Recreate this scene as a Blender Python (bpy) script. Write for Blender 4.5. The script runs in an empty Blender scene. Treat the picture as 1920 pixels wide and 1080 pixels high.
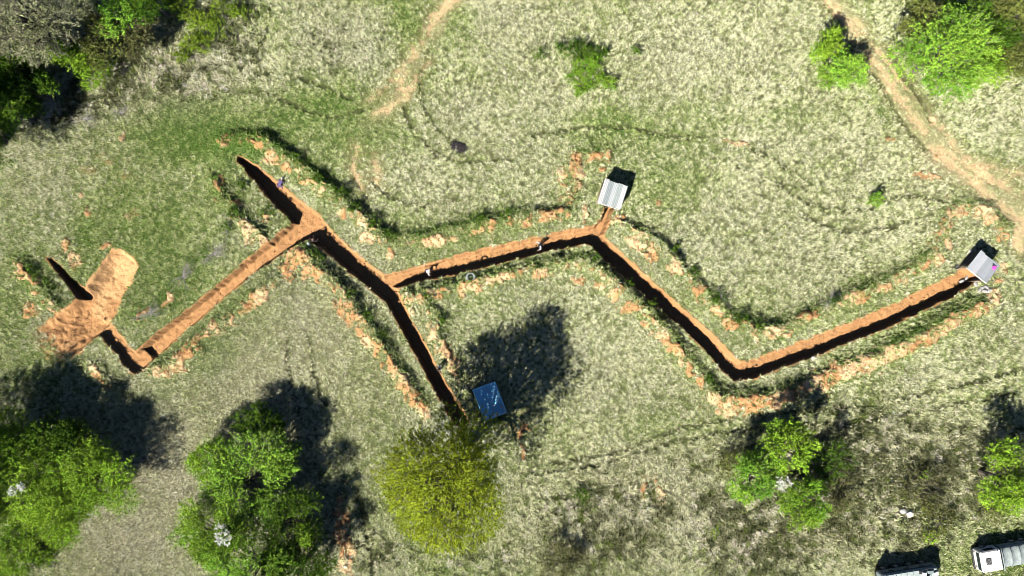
import bpy, math
import numpy as np
from mathutils import Vector, Matrix

rng = np.random.default_rng(7)
S = 20.0            # photo pixels per metre on the ground
HC = 66.0           # camera height
SUN_AZ, SUN_EL = math.radians(53), math.radians(43)
scene = bpy.context.scene
COL = scene.collection

def P(px, py):
    return (px - 960) / S, (540 - py) / S

def PE(px, py, h):
    """ground point under something seen at (px, py) that stands h above the ground"""
    k = 1 - h / HC
    return (px - 960) / S * k, (540 - py) / S * k

# ------------------------------------------------------------------ noise
_tab = np.random.default_rng(99).random((256, 256)).astype(np.float32)
def vnoise(x, y, seed=0):
    x = x + seed * 17.37; y = y + seed * 9.71
    xi = np.floor(x).astype(np.int64); yi = np.floor(y).astype(np.int64)
    fx = (x - xi).astype(np.float32); fy = (y - yi).astype(np.float32)
    fx = fx * fx * (3 - 2 * fx); fy = fy * fy * (3 - 2 * fy)
    x0 = xi & 255; x1 = (xi + 1) & 255; y0 = yi & 255; y1 = (yi + 1) & 255
    a = _tab[x0, y0]; b = _tab[x1, y0]; c = _tab[x0, y1]; d = _tab[x1, y1]
    return (a + (b - a) * fx) * (1 - fy) + (c + (d - c) * fx) * fy
def fbm(x, y, scale, octv=3, seed=0):
    out = 0; amp = 0; w = 1.0; f = 1.0 / scale
    c, s = 0.8, 0.6
    for o in range(octv):
        out = out + w * vnoise(x * f, y * f, seed + o * 3.1)
        amp += w; w *= 0.5; f *= 2.03
        x, y = c * x - s * y, s * x + c * y
    return out / amp
def sstep(a, b, x):
    t = np.clip((x - a) / (b - a), 0, 1)
    return t * t * (3 - 2 * t)

# ------------------------------------------------------------------ materials
MATS = {}
def nt(m):
    m.use_nodes = True
    return m.node_tree.nodes, m.node_tree.links
def plain(name, col, rough=0.7, metal=0.0, noise=0.15, nscale=8.0, bump=0.0):
    if name in MATS: return MATS[name]
    m = bpy.data.materials.new(name); n, l = nt(m); b = n['Principled BSDF']
    tc = n.new('ShaderNodeTexCoord'); tx = n.new('ShaderNodeTexNoise')
    tx.inputs['Scale'].default_value = nscale; tx.inputs['Detail'].default_value = 5
    l.new(tc.outputs['Object'], tx.inputs['Vector'])
    mx = n.new('ShaderNodeMix'); mx.data_type = 'RGBA'
    mx.inputs[6].default_value = (*[c * (1 - noise) for c in col], 1)
    mx.inputs[7].default_value = (*[min(1, c * (1 + noise)) for c in col], 1)
    l.new(tx.outputs['Fac'], mx.inputs[0]); l.new(mx.outputs[2], b.inputs['Base Color'])
    b.inputs['Roughness'].default_value = rough; b.inputs['Metallic'].default_value = metal
    if bump:
        bp = n.new('ShaderNodeBump'); bp.inputs['Strength'].default_value = bump; bp.inputs['Distance'].default_value = 0.03
        l.new(tx.outputs['Fac'], bp.inputs['Height']); l.new(bp.outputs['Normal'], b.inputs['Normal'])
    MATS[name] = m
    return m
def leafy(name, trans=0.35):
    if name in MATS: return MATS[name]
    m = bpy.data.materials.new(name); n, l = nt(m)
    n.remove(n['Principled BSDF']); out = n['Material Output']
    at = n.new('ShaderNodeAttribute'); at.attribute_name = 'Col'
    d = n.new('ShaderNodeBsdfDiffuse'); t = n.new('ShaderNodeBsdfTranslucent'); mx = n.new('ShaderNodeMixShader')
    mx.inputs[0].default_value = trans
    l.new(at.outputs['Color'], d.inputs['Color']); l.new(at.outputs['Color'], t.inputs['Color'])
    l.new(d.outputs[0], mx.inputs[1]); l.new(t.outputs[0], mx.inputs[2]); l.new(mx.outputs[0], out.inputs['Surface'])
    MATS[name] = m
    return m
def earth(name, amp=0.35, scale=14.0, bump=0.6):
    m = bpy.data.materials.new(name); n, l = nt(m); b = n['Principled BSDF']
    at = n.new('ShaderNodeAttribute'); at.attribute_name = 'Col'
    tc = n.new('ShaderNodeTexCoord')
    tx = n.new('ShaderNodeTexNoise'); tx.inputs['Scale'].default_value = scale / 10; tx.inputs['Detail'].default_value = 8; tx.inputs['Roughness'].default_value = 0.7
    l.new(tc.outputs['Object'], tx.inputs['Vector'])
    mr = n.new('ShaderNodeMapRange'); mr.inputs[1].default_value = 0.3; mr.inputs[2].default_value = 0.7
    mr.inputs[3].default_value = 1 - amp; mr.inputs[4].default_value = 1 + amp
    l.new(tx.outputs['Fac'], mr.inputs[0])
    mx = n.new('ShaderNodeVectorMath'); mx.operation = 'SCALE'
    l.new(at.outputs['Color'], mx.inputs[0]); l.new(mr.outputs[0], mx.inputs['Scale'])
    l.new(mx.outputs[0], b.inputs['Base Color']); b.inputs['Roughness'].default_value = 0.95
    b.inputs['Specular IOR Level'].default_value = 0.1
    t2 = n.new('ShaderNodeTexNoise'); t2.inputs['Scale'].default_value = 7; t2.inputs['Detail'].default_value = 6
    l.new(tc.outputs['Object'], t2.inputs['Vector'])
    bp = n.new('ShaderNodeBump'); bp.inputs['Strength'].default_value = bump; bp.inputs['Distance'].default_value = 0.06
    l.new(t2.outputs['Fac'], bp.inputs['Height']); l.new(bp.outputs['Normal'], b.inputs['Normal'])
    return m

# ------------------------------------------------------------------ object helpers
def tag(o, label=None, cat=None, group=None, kind=None):
    if label: o['label'] = label
    if cat: o['category'] = cat
    if group: o['group'] = group
    if kind: o['kind'] = kind
    return o
def link(name, me, mat=None, parent=None):
    o = bpy.data.objects.new(name, me); COL.objects.link(o)
    if mat is not None and me is not None:
        for m in (mat if isinstance(mat, (list, tuple)) else [mat]): me.materials.append(m)
    if parent: o.parent = parent
    return o
def thing(name, label, cat, loc=(0, 0, 0), rz=0.0, group=None):
    o = bpy.data.objects.new(name, None); COL.objects.link(o)
    o.location = loc; o.rotation_euler = (0, 0, rz); o.empty_display_size = 0.2
    return tag(o, label, cat, group)
def npmesh(name, v, f, col=None, smooth=False):
    """v (N,3), f (M,k) with one k for the whole mesh"""
    me = bpy.data.meshes.new(name); v = np.ascontiguousarray(v, np.float32); f = np.ascontiguousarray(f, np.int32)
    M, k = f.shape
    me.vertices.add(len(v)); me.vertices.foreach_set('co', v.ravel())
    me.loops.add(M * k); me.loops.foreach_set('vertex_index', f.ravel())
    me.polygons.add(M); me.polygons.foreach_set('loop_start', np.arange(0, M * k, k, dtype=np.int32))
    if col is not None:
        a = me.color_attributes.new('Col', 'FLOAT_COLOR', 'POINT')
        c4 = np.ones((len(v), 4), np.float32); c4[:, :3] = col
        a.data.foreach_set('color', c4.ravel())
    me.update(calc_edges=True)
    me.polygons.foreach_set('use_smooth', np.full(M, smooth))
    return me

class MB:
    """collects primitives into ONE mesh"""
    def __init__(s): s.v = []; s.f = []
    def add(s, v, f):
        b = len(s.v); s.v += [tuple(p) for p in v]; s.f += [tuple(i + b for i in q) for q in f]; return s
    def box(s, c, d, rz=0.0, bev=0.0, top=(1, 1), rx=0.0):
        hx, hy, hz = d[0] / 2, d[1] / 2, d[2] / 2
        b = min(bev, hx * .9, hy * .9, hz * .9)
        M = Matrix.Translation(c) @ Matrix.Rotation(rz, 4, 'Z') @ Matrix.Rotation(rx, 4, 'X')
        if b <= 0:
            v = [(sx * hx * (top[0] if sz > 0 else 1), sy * hy * (top[1] if sz > 0 else 1), sz * hz) for sz in (-1, 1) for sx, sy in ((-1, -1), (1, -1), (1, 1), (-1, 1))]
            f = [(3, 2, 1, 0), (4, 5, 6, 7)] + [(i, (i + 1) % 4, 4 + (i + 1) % 4, 4 + i) for i in range(4)]
        else:
            rings = [(-hz, b), (-hz + b, 0), (hz - b, 0), (hz, b)]
            v = []
            for z, ins in rings:
                kx = top[0] if z > 0 else 1; ky = top[1] if z > 0 else 1
                X, Y = (hx - ins) * kx, (hy - ins) * ky; c2 = b if ins == 0 else 0.35 * b
                for (x, y) in ((-X + c2, -Y), (X - c2, -Y), (X, -Y + c2), (X, Y - c2), (X - c2, Y), (-X + c2, Y), (-X, Y - c2), (-X, -Y + c2)): v.append((x, y, z))
            f = [tuple(range(7, -1, -1)), tuple(range(24, 32))]
            for r in range(3):
                for i in range(8): f.append((r * 8 + i, r * 8 + (i + 1) % 8, r * 8 + 8 + (i + 1) % 8, r * 8 + 8 + i))
        return s.add([M @ Vector(p) for p in v], f)
    def tube(s, pts, rad, n=6, cap=True):
        pts = [Vector(p) for p in pts]
        if not hasattr(rad, '__len__'): rad = [rad] * len(pts)
        v = []; f = []
        for i, p in enumerate(pts):
            t = (pts[min(i + 1, len(pts) - 1)] - pts[max(i - 1, 0)]).normalized()
            a = t.orthogonal().normalized() if abs(t.z) > .9 else Vector((0, 0, 1)).cross(t).normalized()
            b = t.cross(a)
            for k in range(n):
                an = 2 * math.pi * k / n
                v.append(p + (a * math.cos(an) + b * math.sin(an)) * rad[i])
        for i in range(len(pts) - 1):
            for k in range(n): f.append((i * n + k, i * n + (k + 1) % n, (i + 1) * n + (k + 1) % n, (i + 1) * n + k))
        if cap: f += [tuple(range(n - 1, -1, -1)), tuple((len(pts) - 1) * n + k for k in range(n))]
        return s.add(v, f)
    def cyl(s, c, r, h, axis='z', n=16):
        d = {'x': Vector((h / 2, 0, 0)), 'y': Vector((0, h / 2, 0)), 'z': Vector((0, 0, h / 2))}[axis]
        c = Vector(c); return s.tube([c - d, c + d], r, n)
    def ball(s, c, r, n=10, m=7, jit=0.0, g=None, cut=-1.0):
        v = []; f = []
        r = r if hasattr(r, '__len__') else (r, r, r)
        for i in range(m + 1):
            ph = -math.pi / 2 + math.pi * i / m; zz = max(math.sin(ph), cut)
            for k in range(n):
                a = 2 * math.pi * k / n; j = 1 + (g.uniform(-jit, jit) if g is not None else 0)
                v.append((c[0] + r[0] * math.cos(ph) * math.cos(a) * j, c[1] + r[1] * math.cos(ph) * math.sin(a) * j, c[2] + r[2] * zz * j))
        for i in range(m):
            for k in range(n): f.append((i * n + k, i * n + (k + 1) % n, (i + 1) * n + (k + 1) % n, (i + 1) * n + k))
        f += [tuple(range(n - 1, -1, -1)), tuple(m * n + k for k in range(n))]
        return s.add(v, f)
    def build(s, name, mat=None, parent=None, smooth=False):
        me = bpy.data.meshes.new(name); me.from_pydata(s.v, [], s.f); me.update()
        if smooth:
            for p in me.polygons: p.use_smooth = True
        return link(name, me, mat, parent)

# ================================================================== FIELDS OF THE GROUND
FX0, FX1, FY0, FY1, DX = -50.0, 50.0, -29.0, 29.0, 0.08
gx = np.arange(FX0, FX1 + 1e-6, DX); gy = np.arange(FY0, FY1 + 1e-6, DX)
XX, YY = np.meshgrid(gx, gy, indexing='ij')          # [ix, iy]
XX = XX.astype(np.float32); YY = YY.astype(np.float32)
wob = lambda sc, am, sd: (fbm(XX, YY, sc, 3, sd) - .5) * 2 * am
n_fine = fbm(XX, YY, 0.45, 3, 11); n_mid = fbm(XX, YY, 1.6, 4, 23); n_big = fbm(XX, YY, 9.0, 4, 31)
n_cl = fbm(XX, YY, 0.9, 2, 47)
DTX = wob(0.9, 0.22, 3); DTY = wob(0.9, 0.22, 5)

def win(x0, x1, y0, y1):
    i0 = max(0, int((x0 - FX0) / DX)); i1 = min(len(gx), int((x1 - FX0) / DX) + 2)
    j0 = max(0, int((y0 - FY0) / DX)); j1 = min(len(gy), int((y1 - FY0) / DX) + 2)
    return (slice(i0, i1), slice(j0, j1)) if i1 > i0 and j1 > j0 else None
def line_field(pts, pad, warp=1.0, out=None):
    """signed 'inside' distance of a polyline with a width at each point: half width - distance"""
    F = np.full(XX.shape, -9.0, np.float32) if out is None else out
    for (x0, y0, w0), (x1, y1, w1) in zip(pts[:-1], pts[1:]):
        ax, ay = P(x0, y0); bx, by = P(x1, y1)
        m = pad + max(w0, w1) / S / 2
        wd = win(min(ax, bx) - m, max(ax, bx) + m, min(ay, by) - m, max(ay, by) + m)
        if wd is None: continue
        X = XX[wd] + DTX[wd] * warp; Y = YY[wd] + DTY[wd] * warp
        dx, dy = bx - ax, by - ay; L2 = dx * dx + dy * dy + 1e-9
        t = np.clip(((X - ax) * dx + (Y - ay) * dy) / L2, 0, 1)
        d = np.hypot(X - ax - t * dx, Y - ay - t * dy)
        F[wd] = np.maximum(F[wd], (w0 + (w1 - w0) * t) / S / 2 - d)
    return F
def blobs(lst, pad=1.9, warp=1.5):
    F = np.zeros(XX.shape, np.float32)
    for b in lst:
        x, y, rx, ry, rot, st = (list(b) + [0, 1.0][len(b) - 4:])[:6] if len(b) < 6 else b
        cx, cy = P(x, y); rx /= S; ry /= S; r = max(rx, ry) * pad
        wd = win(cx - r, cx + r, cy - r, cy + r)
        if wd is None: continue
        X = XX[wd] + DTX[wd] * warp - cx; Y = YY[wd] + DTY[wd] * warp - cy
        c, s = math.cos(math.radians(rot)), math.sin(math.radians(rot))
        q = ((c * X + s * Y) / rx) ** 2 + ((-s * X + c * Y) / ry) ** 2
        F[wd] = np.maximum(F[wd], st * np.exp(-q * 0.7))
    return F

# ---- trenches (centre lines in photo pixels, with the opening's width)
TR = [
 [(450, 299, 14), (475, 321, 26), (500, 345, 34), (530, 374, 38), (555, 396, 42), (583, 420, 46)],
 [(580, 420, 44), (530, 455, 36), (467, 502, 29), (400, 558, 28), (333, 614, 31), (285, 655, 36), (264, 676, 36)],
 [(254, 686, 32), (230, 657, 31), (197, 619, 31), (190, 610, 30)],
 [(91, 485, 10), (112, 506, 15), (130, 528, 18), (146, 545, 22), (156, 556, 22)],
 [(583, 424, 46), (620, 456, 38), (660, 491, 37), (700, 524, 38), (733, 554, 34), (752, 592, 27), (780, 640, 27), (806, 690, 27), (832, 738, 28), (852, 770, 28), (866, 792, 26)],
 [(728, 530, 32), (773, 517, 29), (840, 501, 34), (907, 484, 34), (973, 468, 33), (1040, 453, 32), (1090, 443, 33), (1112, 441, 34)],
 [(1112, 443, 34), (1138, 470, 31), (1173, 503, 31), (1240, 563, 31), (1280, 597, 31), (1330, 643, 32), (1365, 680, 35), (1383, 696, 36)],
 [(1383, 698, 36), (1412, 692, 35), (1447, 679, 35), (1547, 642, 36), (1647, 602, 37), (1747, 555, 37), (1797, 531, 37), (1812, 520, 38)],
 [(1118, 438, 27), (1132, 415, 19), (1142, 392, 17), (1146, 378, 24)],
]
PIT = [(207, 468), (226, 466), (256, 487), (260, 502), (247, 530), (231, 554), (219, 586), (205, 608), (184, 630), (158, 654), (130, 676), (112, 688), (94, 683), (76, 662), (56, 638), (68, 614), (98, 594), (130, 569), (152, 549), (169, 522), (190, 492), (205, 471)]
TRF = np.full(XX.shape, -9.0, np.float32)
for t in TR: line_field(t, 1.6, 0.55, TRF)
# pit polygon
PITF = np.full(XX.shape, -9.0, np.float32)
pp = np.array([P(*q) for q in PIT]); m = 1.5
wd = win(pp[:, 0].min() - m, pp[:, 0].max() + m, pp[:, 1].min() - m, pp[:, 1].max() + m)
X = XX[wd] + DTX[wd] * 0.7; Y = YY[wd] + DTY[wd] * 0.7
ins = np.zeros(X.shape, bool); dmin = np.full(X.shape, 9.0); dnw = np.full(X.shape, 9.0)
for i in range(len(pp)):
    (ax, ay), (bx, by) = pp[i], pp[(i + 1) % len(pp)]
    dx, dy = bx - ax, by - ay
    t = np.clip(((X - ax) * dx + (Y - ay) * dy) / (dx * dx + dy * dy), 0, 1)
    d = np.hypot(X - ax - t * dx, Y - ay - t * dy); dmin = np.minimum(dmin, d)
    if i >= 15: dnw = np.minimum(dnw, d)
    cond = (ay > Y) != (by > Y)
    ins ^= cond & (X < dx * (Y - ay) / (dy if abs(dy) > 1e-9 else 1e-9) + ax)
PITF[wd] = np.where(ins, dmin, -dmin)
PITNW = np.full(XX.shape, 9.0, np.float32); PITNW[wd] = dnw
ax, ay = P(75, 655); bx, by = P(235, 485)
along = np.clip(((XX - ax) * (bx - ax) + (YY - ay) * (by - ay)) / ((bx - ax) ** 2 + (by - ay) ** 2), 0, 1)
pit_depth = 1.15 * sstep(0.0, 0.45, along) * (1 - 0.55 * sstep(0.8, 1.0, along))
PITZ = -pit_depth * sstep(0, 0.5, PITF) * sstep(-0.1, 1.15, np.where(PITF > 0, PITNW, 0))

# ---- spoil banks: crest line, height, width on the sunny side, width on the far side
RIDGES = [
 ([(425, 262), (455, 255), (500, 262), (540, 292), (580, 322), (620, 357), (650, 380), (690, 414), (728, 446)], .75, 1.5, .5),
 ([(728, 446), (760, 447), (800, 440), (850, 430), (900, 420), (960, 410), (1010, 402), (1055, 395)], .6, 1.4, .5),
 ([(1190, 430), (1230, 452), (1262, 488), (1292, 520), (1330, 558), (1372, 598), (1415, 616), (1468, 610)], .7, 1.4, .5),
 ([(1468, 610), (1530, 582), (1590, 550), (1650, 527), (1700, 505), (1745, 470), (1765, 420)], .6, 1.4, .5),
 ([(1010, 507), (1050, 492), (1088, 487), (1120, 503), (1160, 536), (1200, 575), (1240, 613), (1280, 662), (1318, 713), (1345, 740)], .75, 1.1, .6),
 ([(1345, 740), (1392, 748), (1450, 738), (1525, 712), (1595, 682), (1655, 660), (1725, 624), (1785, 590), (1830, 570)], .7, 1.3, .75),
 ([(570, 470), (600, 500), (640, 540), (672, 585), (705, 627), (732, 668), (760, 715), (785, 752)], .7, 1.0, .7),
 ([(760, 552), (795, 548), (850, 535), (905, 522), (960, 508), (1010, 500)], .5, 1.1, .5),
 ([(792, 545), (798, 565), (820, 592), (822, 630), (840, 665), (856, 700)], .5, 1.0, .5),
 ([(1070, 372), (1062, 330), (1085, 296), (1130, 285)], .5, .9, .9),
 ([(1775, 400), (1800, 385), (1850, 395), (1880, 430)], .5, .9, .9),
 ([(405, 340), (420, 370), (455, 410), (490, 440)], .55, 1.0, .6),
 ([(290, 690), (345, 668), (400, 612), (460, 570), (510, 528)], .45, 1.2, .6),
 ([(45, 500), (70, 530), (110, 575)], .5, 1.2, .7),
 ([(265, 590), (300, 575), (345, 525), (395, 480)], .4, 1.0, .8),
 ([(180, 690), (200, 715), (235, 740)], .4, 1.0, .5),
]
sx, sy = math.cos(SUN_AZ), math.sin(SUN_AZ)
BANK = np.zeros(XX.shape, np.float32); FARSIDE = np.zeros(XX.shape, np.float32); SUNNY = np.zeros(XX.shape, np.float32)
SUN_ST = [.50, .50, .53, .54, .51, .76, .66, .52, .50, .60, .58, .48, .50, .50, .32, .44]
crest_n = 0.65 + 0.7 * fbm(XX, YY, 2.2, 2, 77)
for (pts, hh, ws, wf), sst in zip(RIDGES, SUN_ST):
    dist = np.full(XX.shape, 99.0, np.float32); side = np.zeros(XX.shape, np.float32)
    for (x0, y0), (x1, y1) in zip(pts[:-1], pts[1:]):
        ax, ay = P(x0, y0); bx, by = P(x1, y1); mg = 4.0
        wd = win(min(ax, bx) - mg, max(ax, bx) + mg, min(ay, by) - mg, max(ay, by) + mg)
        if wd is None: continue
        X = XX[wd] + DTX[wd] * 1.4; Y = YY[wd] + DTY[wd] * 1.4
        dx, dy = bx - ax, by - ay; t = np.clip(((X - ax) * dx + (Y - ay) * dy) / (dx * dx + dy * dy), 0, 1)
        ex, ey = X - ax - t * dx, Y - ay - t * dy; d = np.hypot(ex, ey)
        nx, ny = -dy, dx; nl = math.hypot(nx, ny); nx /= nl; ny /= nl
        if nx * sx + ny * sy < 0: nx, ny = -nx, -ny
        sd = np.sign(ex * nx + ey * ny)
        cur = dist[wd]; b = d < cur
        cur[b] = d[b]; s_ = side[wd]; s_[b] = sd[b]
    w = np.where(side > 0, wf, ws)
    hgt = hh * crest_n * np.exp(-(dist / w) ** 2)
    BANK = np.maximum(BANK, hgt)
    FARSIDE = np.maximum(FARSIDE, np.where(side > 0, np.exp(-((dist - .45) / .6) ** 2), 0) * hh / .7)  # bank side away from the sun, mask for shade in the grass colour
    SUNNY = np.maximum(SUNNY, sst * np.where(side > 0, np.exp(-(dist / .35) ** 2), np.exp(-((dist - .45) / .85) ** 2)))

# ---- bare soil patches on the banks (x, y, rx, ry, rotation, strength)
SOIL = [(490,275,12,9),(512,298,17,12,-40),(540,318,12,10),(415,345,9,18),(445,380,11,10),(470,430,11,18),(500,410,8,8),(645,402,14,11),(690,447,15,12),(735,472,8,12),(700,425,10,6),(424,258,8,8),(610,355,8,6),(575,345,8,6),
 (815,452,22,11,10),(850,450,8,8),(922,425,9,16),(895,437,14,7,10),(1025,402,20,13),(1050,395,9,12),(985,420,9,6),(1095,400,6,14),(1082,350,8,14),
 (1080,320,13,34),(1115,293,20,9),(1128,318,7,6),(1165,412,16,6,20),(1235,378,5,5),
 (1190,457,20,11,-40),(1220,480,10,15,30),(1262,505,15,10,-40),(1310,542,15,13),(1340,582,8,8),(1370,606,17,12),(1440,622,18,13),(1415,636,6,8),(1470,628,8,6),
 (1512,592,16,9,20),(1600,558,16,16),(1650,537,20,9,20),(1690,528,9,6),(1722,500,12,7),(1750,486,14,14),(1772,430,8,42),(1790,398,16,9),(1850,412,15,8),(1870,445,10,8),(1830,395,12,6),
 (1862,552,14,10),(1840,572,25,7,12),(1875,530,12,9),(1885,505,8,8),
 (820,550,15,9),(867,545,9,16),(895,540,15,11),(922,525,12,8),(955,517,18,8,12),(1012,511,16,9,12),(790,556,9,10),(835,540,8,5),(980,505,14,6,15),
 (1085,525,16,9),(1122,534,9,8),(1148,553,15,13,-40),(1180,578,20,10),(1205,606,8,8),(1240,634,16,8,-40),(1262,652,15,12,-45),(1290,692,7,14),(1310,716,7,12),
 (1400,758,58,22,8),(1450,748,40,16,12),(1490,733,40,14,18),(1530,714,42,19,20),(1580,696,26,16,20),(1565,697,22,18),(1620,680,32,20,20),(1660,664,28,15,20),(1702,648,24,12,20),(1742,632,20,13,20),(1780,608,18,8,20),(1340,742,13,12),(1500,735,30,8,14),
 (350,664,22,15,40),(330,690,20,12,40),(402,608,10,13,30),(375,637,10,11),(490,556,25,13,35),(468,575,12,8,40),(545,497,14,34,-15),(562,478,20,22),(575,510,10,18,20),(345,690,10,6),
 (640,580,10,20,30),(672,622,10,27,33),(705,652,12,22,33),(735,684,12,22,33),(760,717,12,22,33),(787,752,11,26,33),(800,775,8,14),(655,600,8,22,30),(600,520,7,20,35),
 (815,627,9,10),(845,668,11,30,25),(852,690,8,14),(770,585,8,6),
 (57,582,18,14),(46,502,6,12),(68,524,17,9,-40),(140,488,13,16,30),(120,460,8,13),(197,464,13,7),(184,704,9,20,20),(280,578,10,7),(262,585,8,8),(310,572,7,7),(130,600,4,4),
 (1380,268,24,4,-10),(1735,330,26,5,-8),(1670,261,9,4),(322,560,5,9),(230,255,5,10),(150,367,8,5),(165,400,7,10),
 (640,985,14,40,0,1.1),(650,1045,14,42,0,1.1),(637,942,10,16),(1240,922,11,28,0,.8),(1206,915,9,32,0,.75),(1225,895,14,10,0,.7),(985,800,8,8,0,.9),(975,815,7,10),(982,850,6,16,0,.8)]
WEAK = [(205,305,22,9),(165,322,20,12),(235,330,24,10),(190,290,16,8),(250,400,20,12),(970,800,40,40,0,.7),(640,1000,22,70,5),(1830,320,60,30,-25,.6),(1760,290,18,14)]
TRACK = [  # bare wheel tracks: px points with width
 [(862,-20,26),(835,12,20),(810,45,15),(787,80,11),(767,112,11),(748,140,10),(722,168,9),(690,188,6)],
 [(767,112,6),(757,150,9),(753,183,12),(730,205,12),(700,218,7)],
 [(800,118,6),(782,145,7),(768,175,8),(752,190,9)],
 [(672,275,5),(664,298,6),(662,322,8),(674,345,8),(680,365,6)],
 [(704,290,4),(701,318,11),(708,345,5)],
 [(1540,-20,10),(1562,10,13),(1585,42,12),(1612,82,12),(1640,122,17),(1668,160,14),(1690,195,9),(1715,232,7)],
 [(1690,190,16),(1712,220,12),(1735,250,8)],
 [(1750,285,26),(1790,315,20),(1830,350,16),(1875,385,14),(1930,425,18)],
 [(1780,290,14),(1840,330,12),(1900,365,14),(1940,385,14)],
 [(1770,300,8),(1800,330,10),(1850,375,12),(1890,410,12),(1930,445,14)],
 [(1800,300,5),(1860,315,7),(1930,335,8)],
 [(1738,215,5),(1790,278,8),(1850,330,9),(1930,374,9)],
 [(1600,35,5),(1650,100,6),(1700,165,6),(1735,212,5)],
 [(1880,400,14),(1905,440,14),(1915,470,10)],
]
RUT = [  # thin wheel lines pressed into the grass
 [(790,135,5),(790,160,5),(793,193,5),(807,227,5),(840,257,5),(870,275,4)],
 [(760,203,5),(770,230,5),(790,260,5),(827,293,6),(853,303,5),(907,303,4),(960,298,3)],
 [(453,135,5),(483,97,5),(503,50,5),(510,10,5)],
 [(430,175,4),(500,172,5),(560,200,5),(620,222,5),(680,205,5)],
 [(470,135,5),(540,140,5),(600,160,6),(660,185,6)],
 [(1633,133,5),(1663,173,6),(1693,233,6),(1735,280,6)],
 [(1663,93,5),(1693,140,6),(1723,180,5),(1745,225,4)],
 [(1550,0,5),(1578,45,5),(1590,62,4)],
 [(1493,393,4),(1533,417,5),(1580,432,5),(1613,433,5),(1663,427,5),(1700,413,4)],
 [(1460,350,4),(1510,380,4),(1553,391,4),(1613,395,4),(1640,390,4)],
 [(1657,373,4),(1713,367,5),(1763,377,4)],
 [(1380,307,4),(1440,337,4),(1490,352,3)], [(1405,275,5),(1423,283,5),(1467,310,4),(1520,345,3)],
 [(1000,255,4),(1090,240,5),(1170,238,5),(1260,255,5),(1330,258,4)],
 [(700,345,4),(740,372,4),(800,385,4),(860,372,4)],
 [(1030,870,5),(1150,850,5),(1280,800,6),(1400,780,5),(1560,770,5),(1720,740,6),(1920,690,5)],
 [(1000,890,4),(1130,870,4),(1270,825,5),(1420,800,4),(1640,785,4),(1900,735,5)],
 [(670,920,7),(680,960,8),(695,1020,8),(700,1080,8)],
 [(540,640,5),(545,720,5),(560,780,5)],[(580,620,5),(590,700,5),(610,760,5)],
 [(1195,880,6),(1200,960,6)],[(1222,890,6),(1226,950,6)],
]
SOILF = blobs(SOIL)
WEAKF = blobs(WEAK)
TRKF = np.full(XX.shape, -9.0, np.float32)
for t in TRACK: line_field(t, 1.2, 1.2, TRKF)
RUTF = np.full(XX.shape, -9.0, np.float32)
for t in RUT: line_field([(a, b, c + 7) for a, b, c in t], 0.9, 0.6, RUTF)
nz = n_fine * .6 + n_mid * .4
n_xf = fbm(XX, YY, 0.28, 2, 53)
soil = sstep(0.34, 0.76, np.maximum(SOILF * 1.08, SUNNY) + (nz - .5) * 1.1 + (n_xf - .5) * .6)
soil = np.maximum(soil, 0.55 * sstep(.45, .75, WEAKF * .8 + (nz - .5) * 1.0))
trench_in = sstep(-0.16, 0.02, TRF + (n_fine - .5) * .22)
pit_in = sstep(-0.12, 0.05, PITF + (n_fine - .5) * .4)
rampfade = 1 - 0.75 * (1 - sstep(0.0, 0.22, along + (n_mid - .5) * .25))
pit_in = pit_in * np.where(PITF > -1, rampfade, 1)
track = sstep(-0.30, 0.30, TRKF + (nz - .5) * 1.3 + (n_xf - .5) * .5)
rut = sstep(-0.05, 0.14, RUTF + (n_fine - .5) * .22)

GREEN = [(390,245,130,65,0,1.2),(600,205,140,48,15,1.05),(660,245,80,45,0,.8),(300,400,130,80,0,.6),(260,450,140,120,0,.6),(330,540,130,90,35,.65),(1130,235,80,26,0,.75),(1240,262,110,30,0,.55),(1320,215,60,25,0,.5),(1450,215,60,20,0,.5),(760,40,26,70,25,.8),(850,30,40,60,25,.5),(640,230,60,50,0,.6),
 (590,320,60,30,-40,.7),(740,400,60,25,-30,.3),(1710,200,16,70,32,.6),(1640,190,10,60,30,.6),(1210,805,60,26,0,.6),(1085,930,40,20,0,.5),(160,445,30,40,0,.9),(30,520,60,120,0,.45),(60,680,80,50,0,.5),(400,660,60,25,40,.7),(300,730,50,20,30,.5),(560,440,40,40,0,.4),
 (1860,1050,160,40,0,.6),(1700,1010,120,30,0,.4),(1850,300,70,40,0,.3),(1560,780,260,30,8,.35),(900,560,60,30,0,.4),(1480,1060,140,30,0,.4),(350,60,60,60,0,.5),(500,60,40,50,0,.45),(1240,340,60,60,0,.5),(1180,350,60,60,0,.5)]
PALE = [(1000,60,200,110,0,.8),(1300,110,260,130,0,.85),(620,80,90,90,0,.9),(690,120,60,60,0,.9),(1060,150,160,90,0,.8),(1450,60,120,100,0,.9),(1560,260,180,60,0,.7),(1840,240,100,60,0,.7),(870,200,80,50,0,.9),(950,320,200,60,0,.45),(420,120,100,40,0,.8),(900,260,120,50,0,.5),(1440,430,220,130,0,.55),(1000,560,160,60,0,.45),(1120,680,160,100,0,.5),(60,330,120,40,0,.5),(100,440,50,40,0,.6),(1650,420,130,60,0,.5),(840,360,120,40,0,.5),(1850,720,140,60,0,.35)]
BROWN = [(330,880,100,150,35,1.0),(260,1020,120,100,20,1.0),(600,650,110,140,0,.55),(480,740,100,110,30,.8),(560,620,90,60,20,.5),(1420,980,110,90,0,.9),(1180,960,150,110,0,.7),(1650,860,180,80,0,.6),(330,130,110,60,0,.8),(110,190,90,50,0,.7),(1580,980,150,80,0,.6),(660,1020,70,90,0,.4),(1090,1010,130,70,0,.6),(1800,860,110,60,0,.6),(1745,320,40,40,0,.6)]
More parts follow.
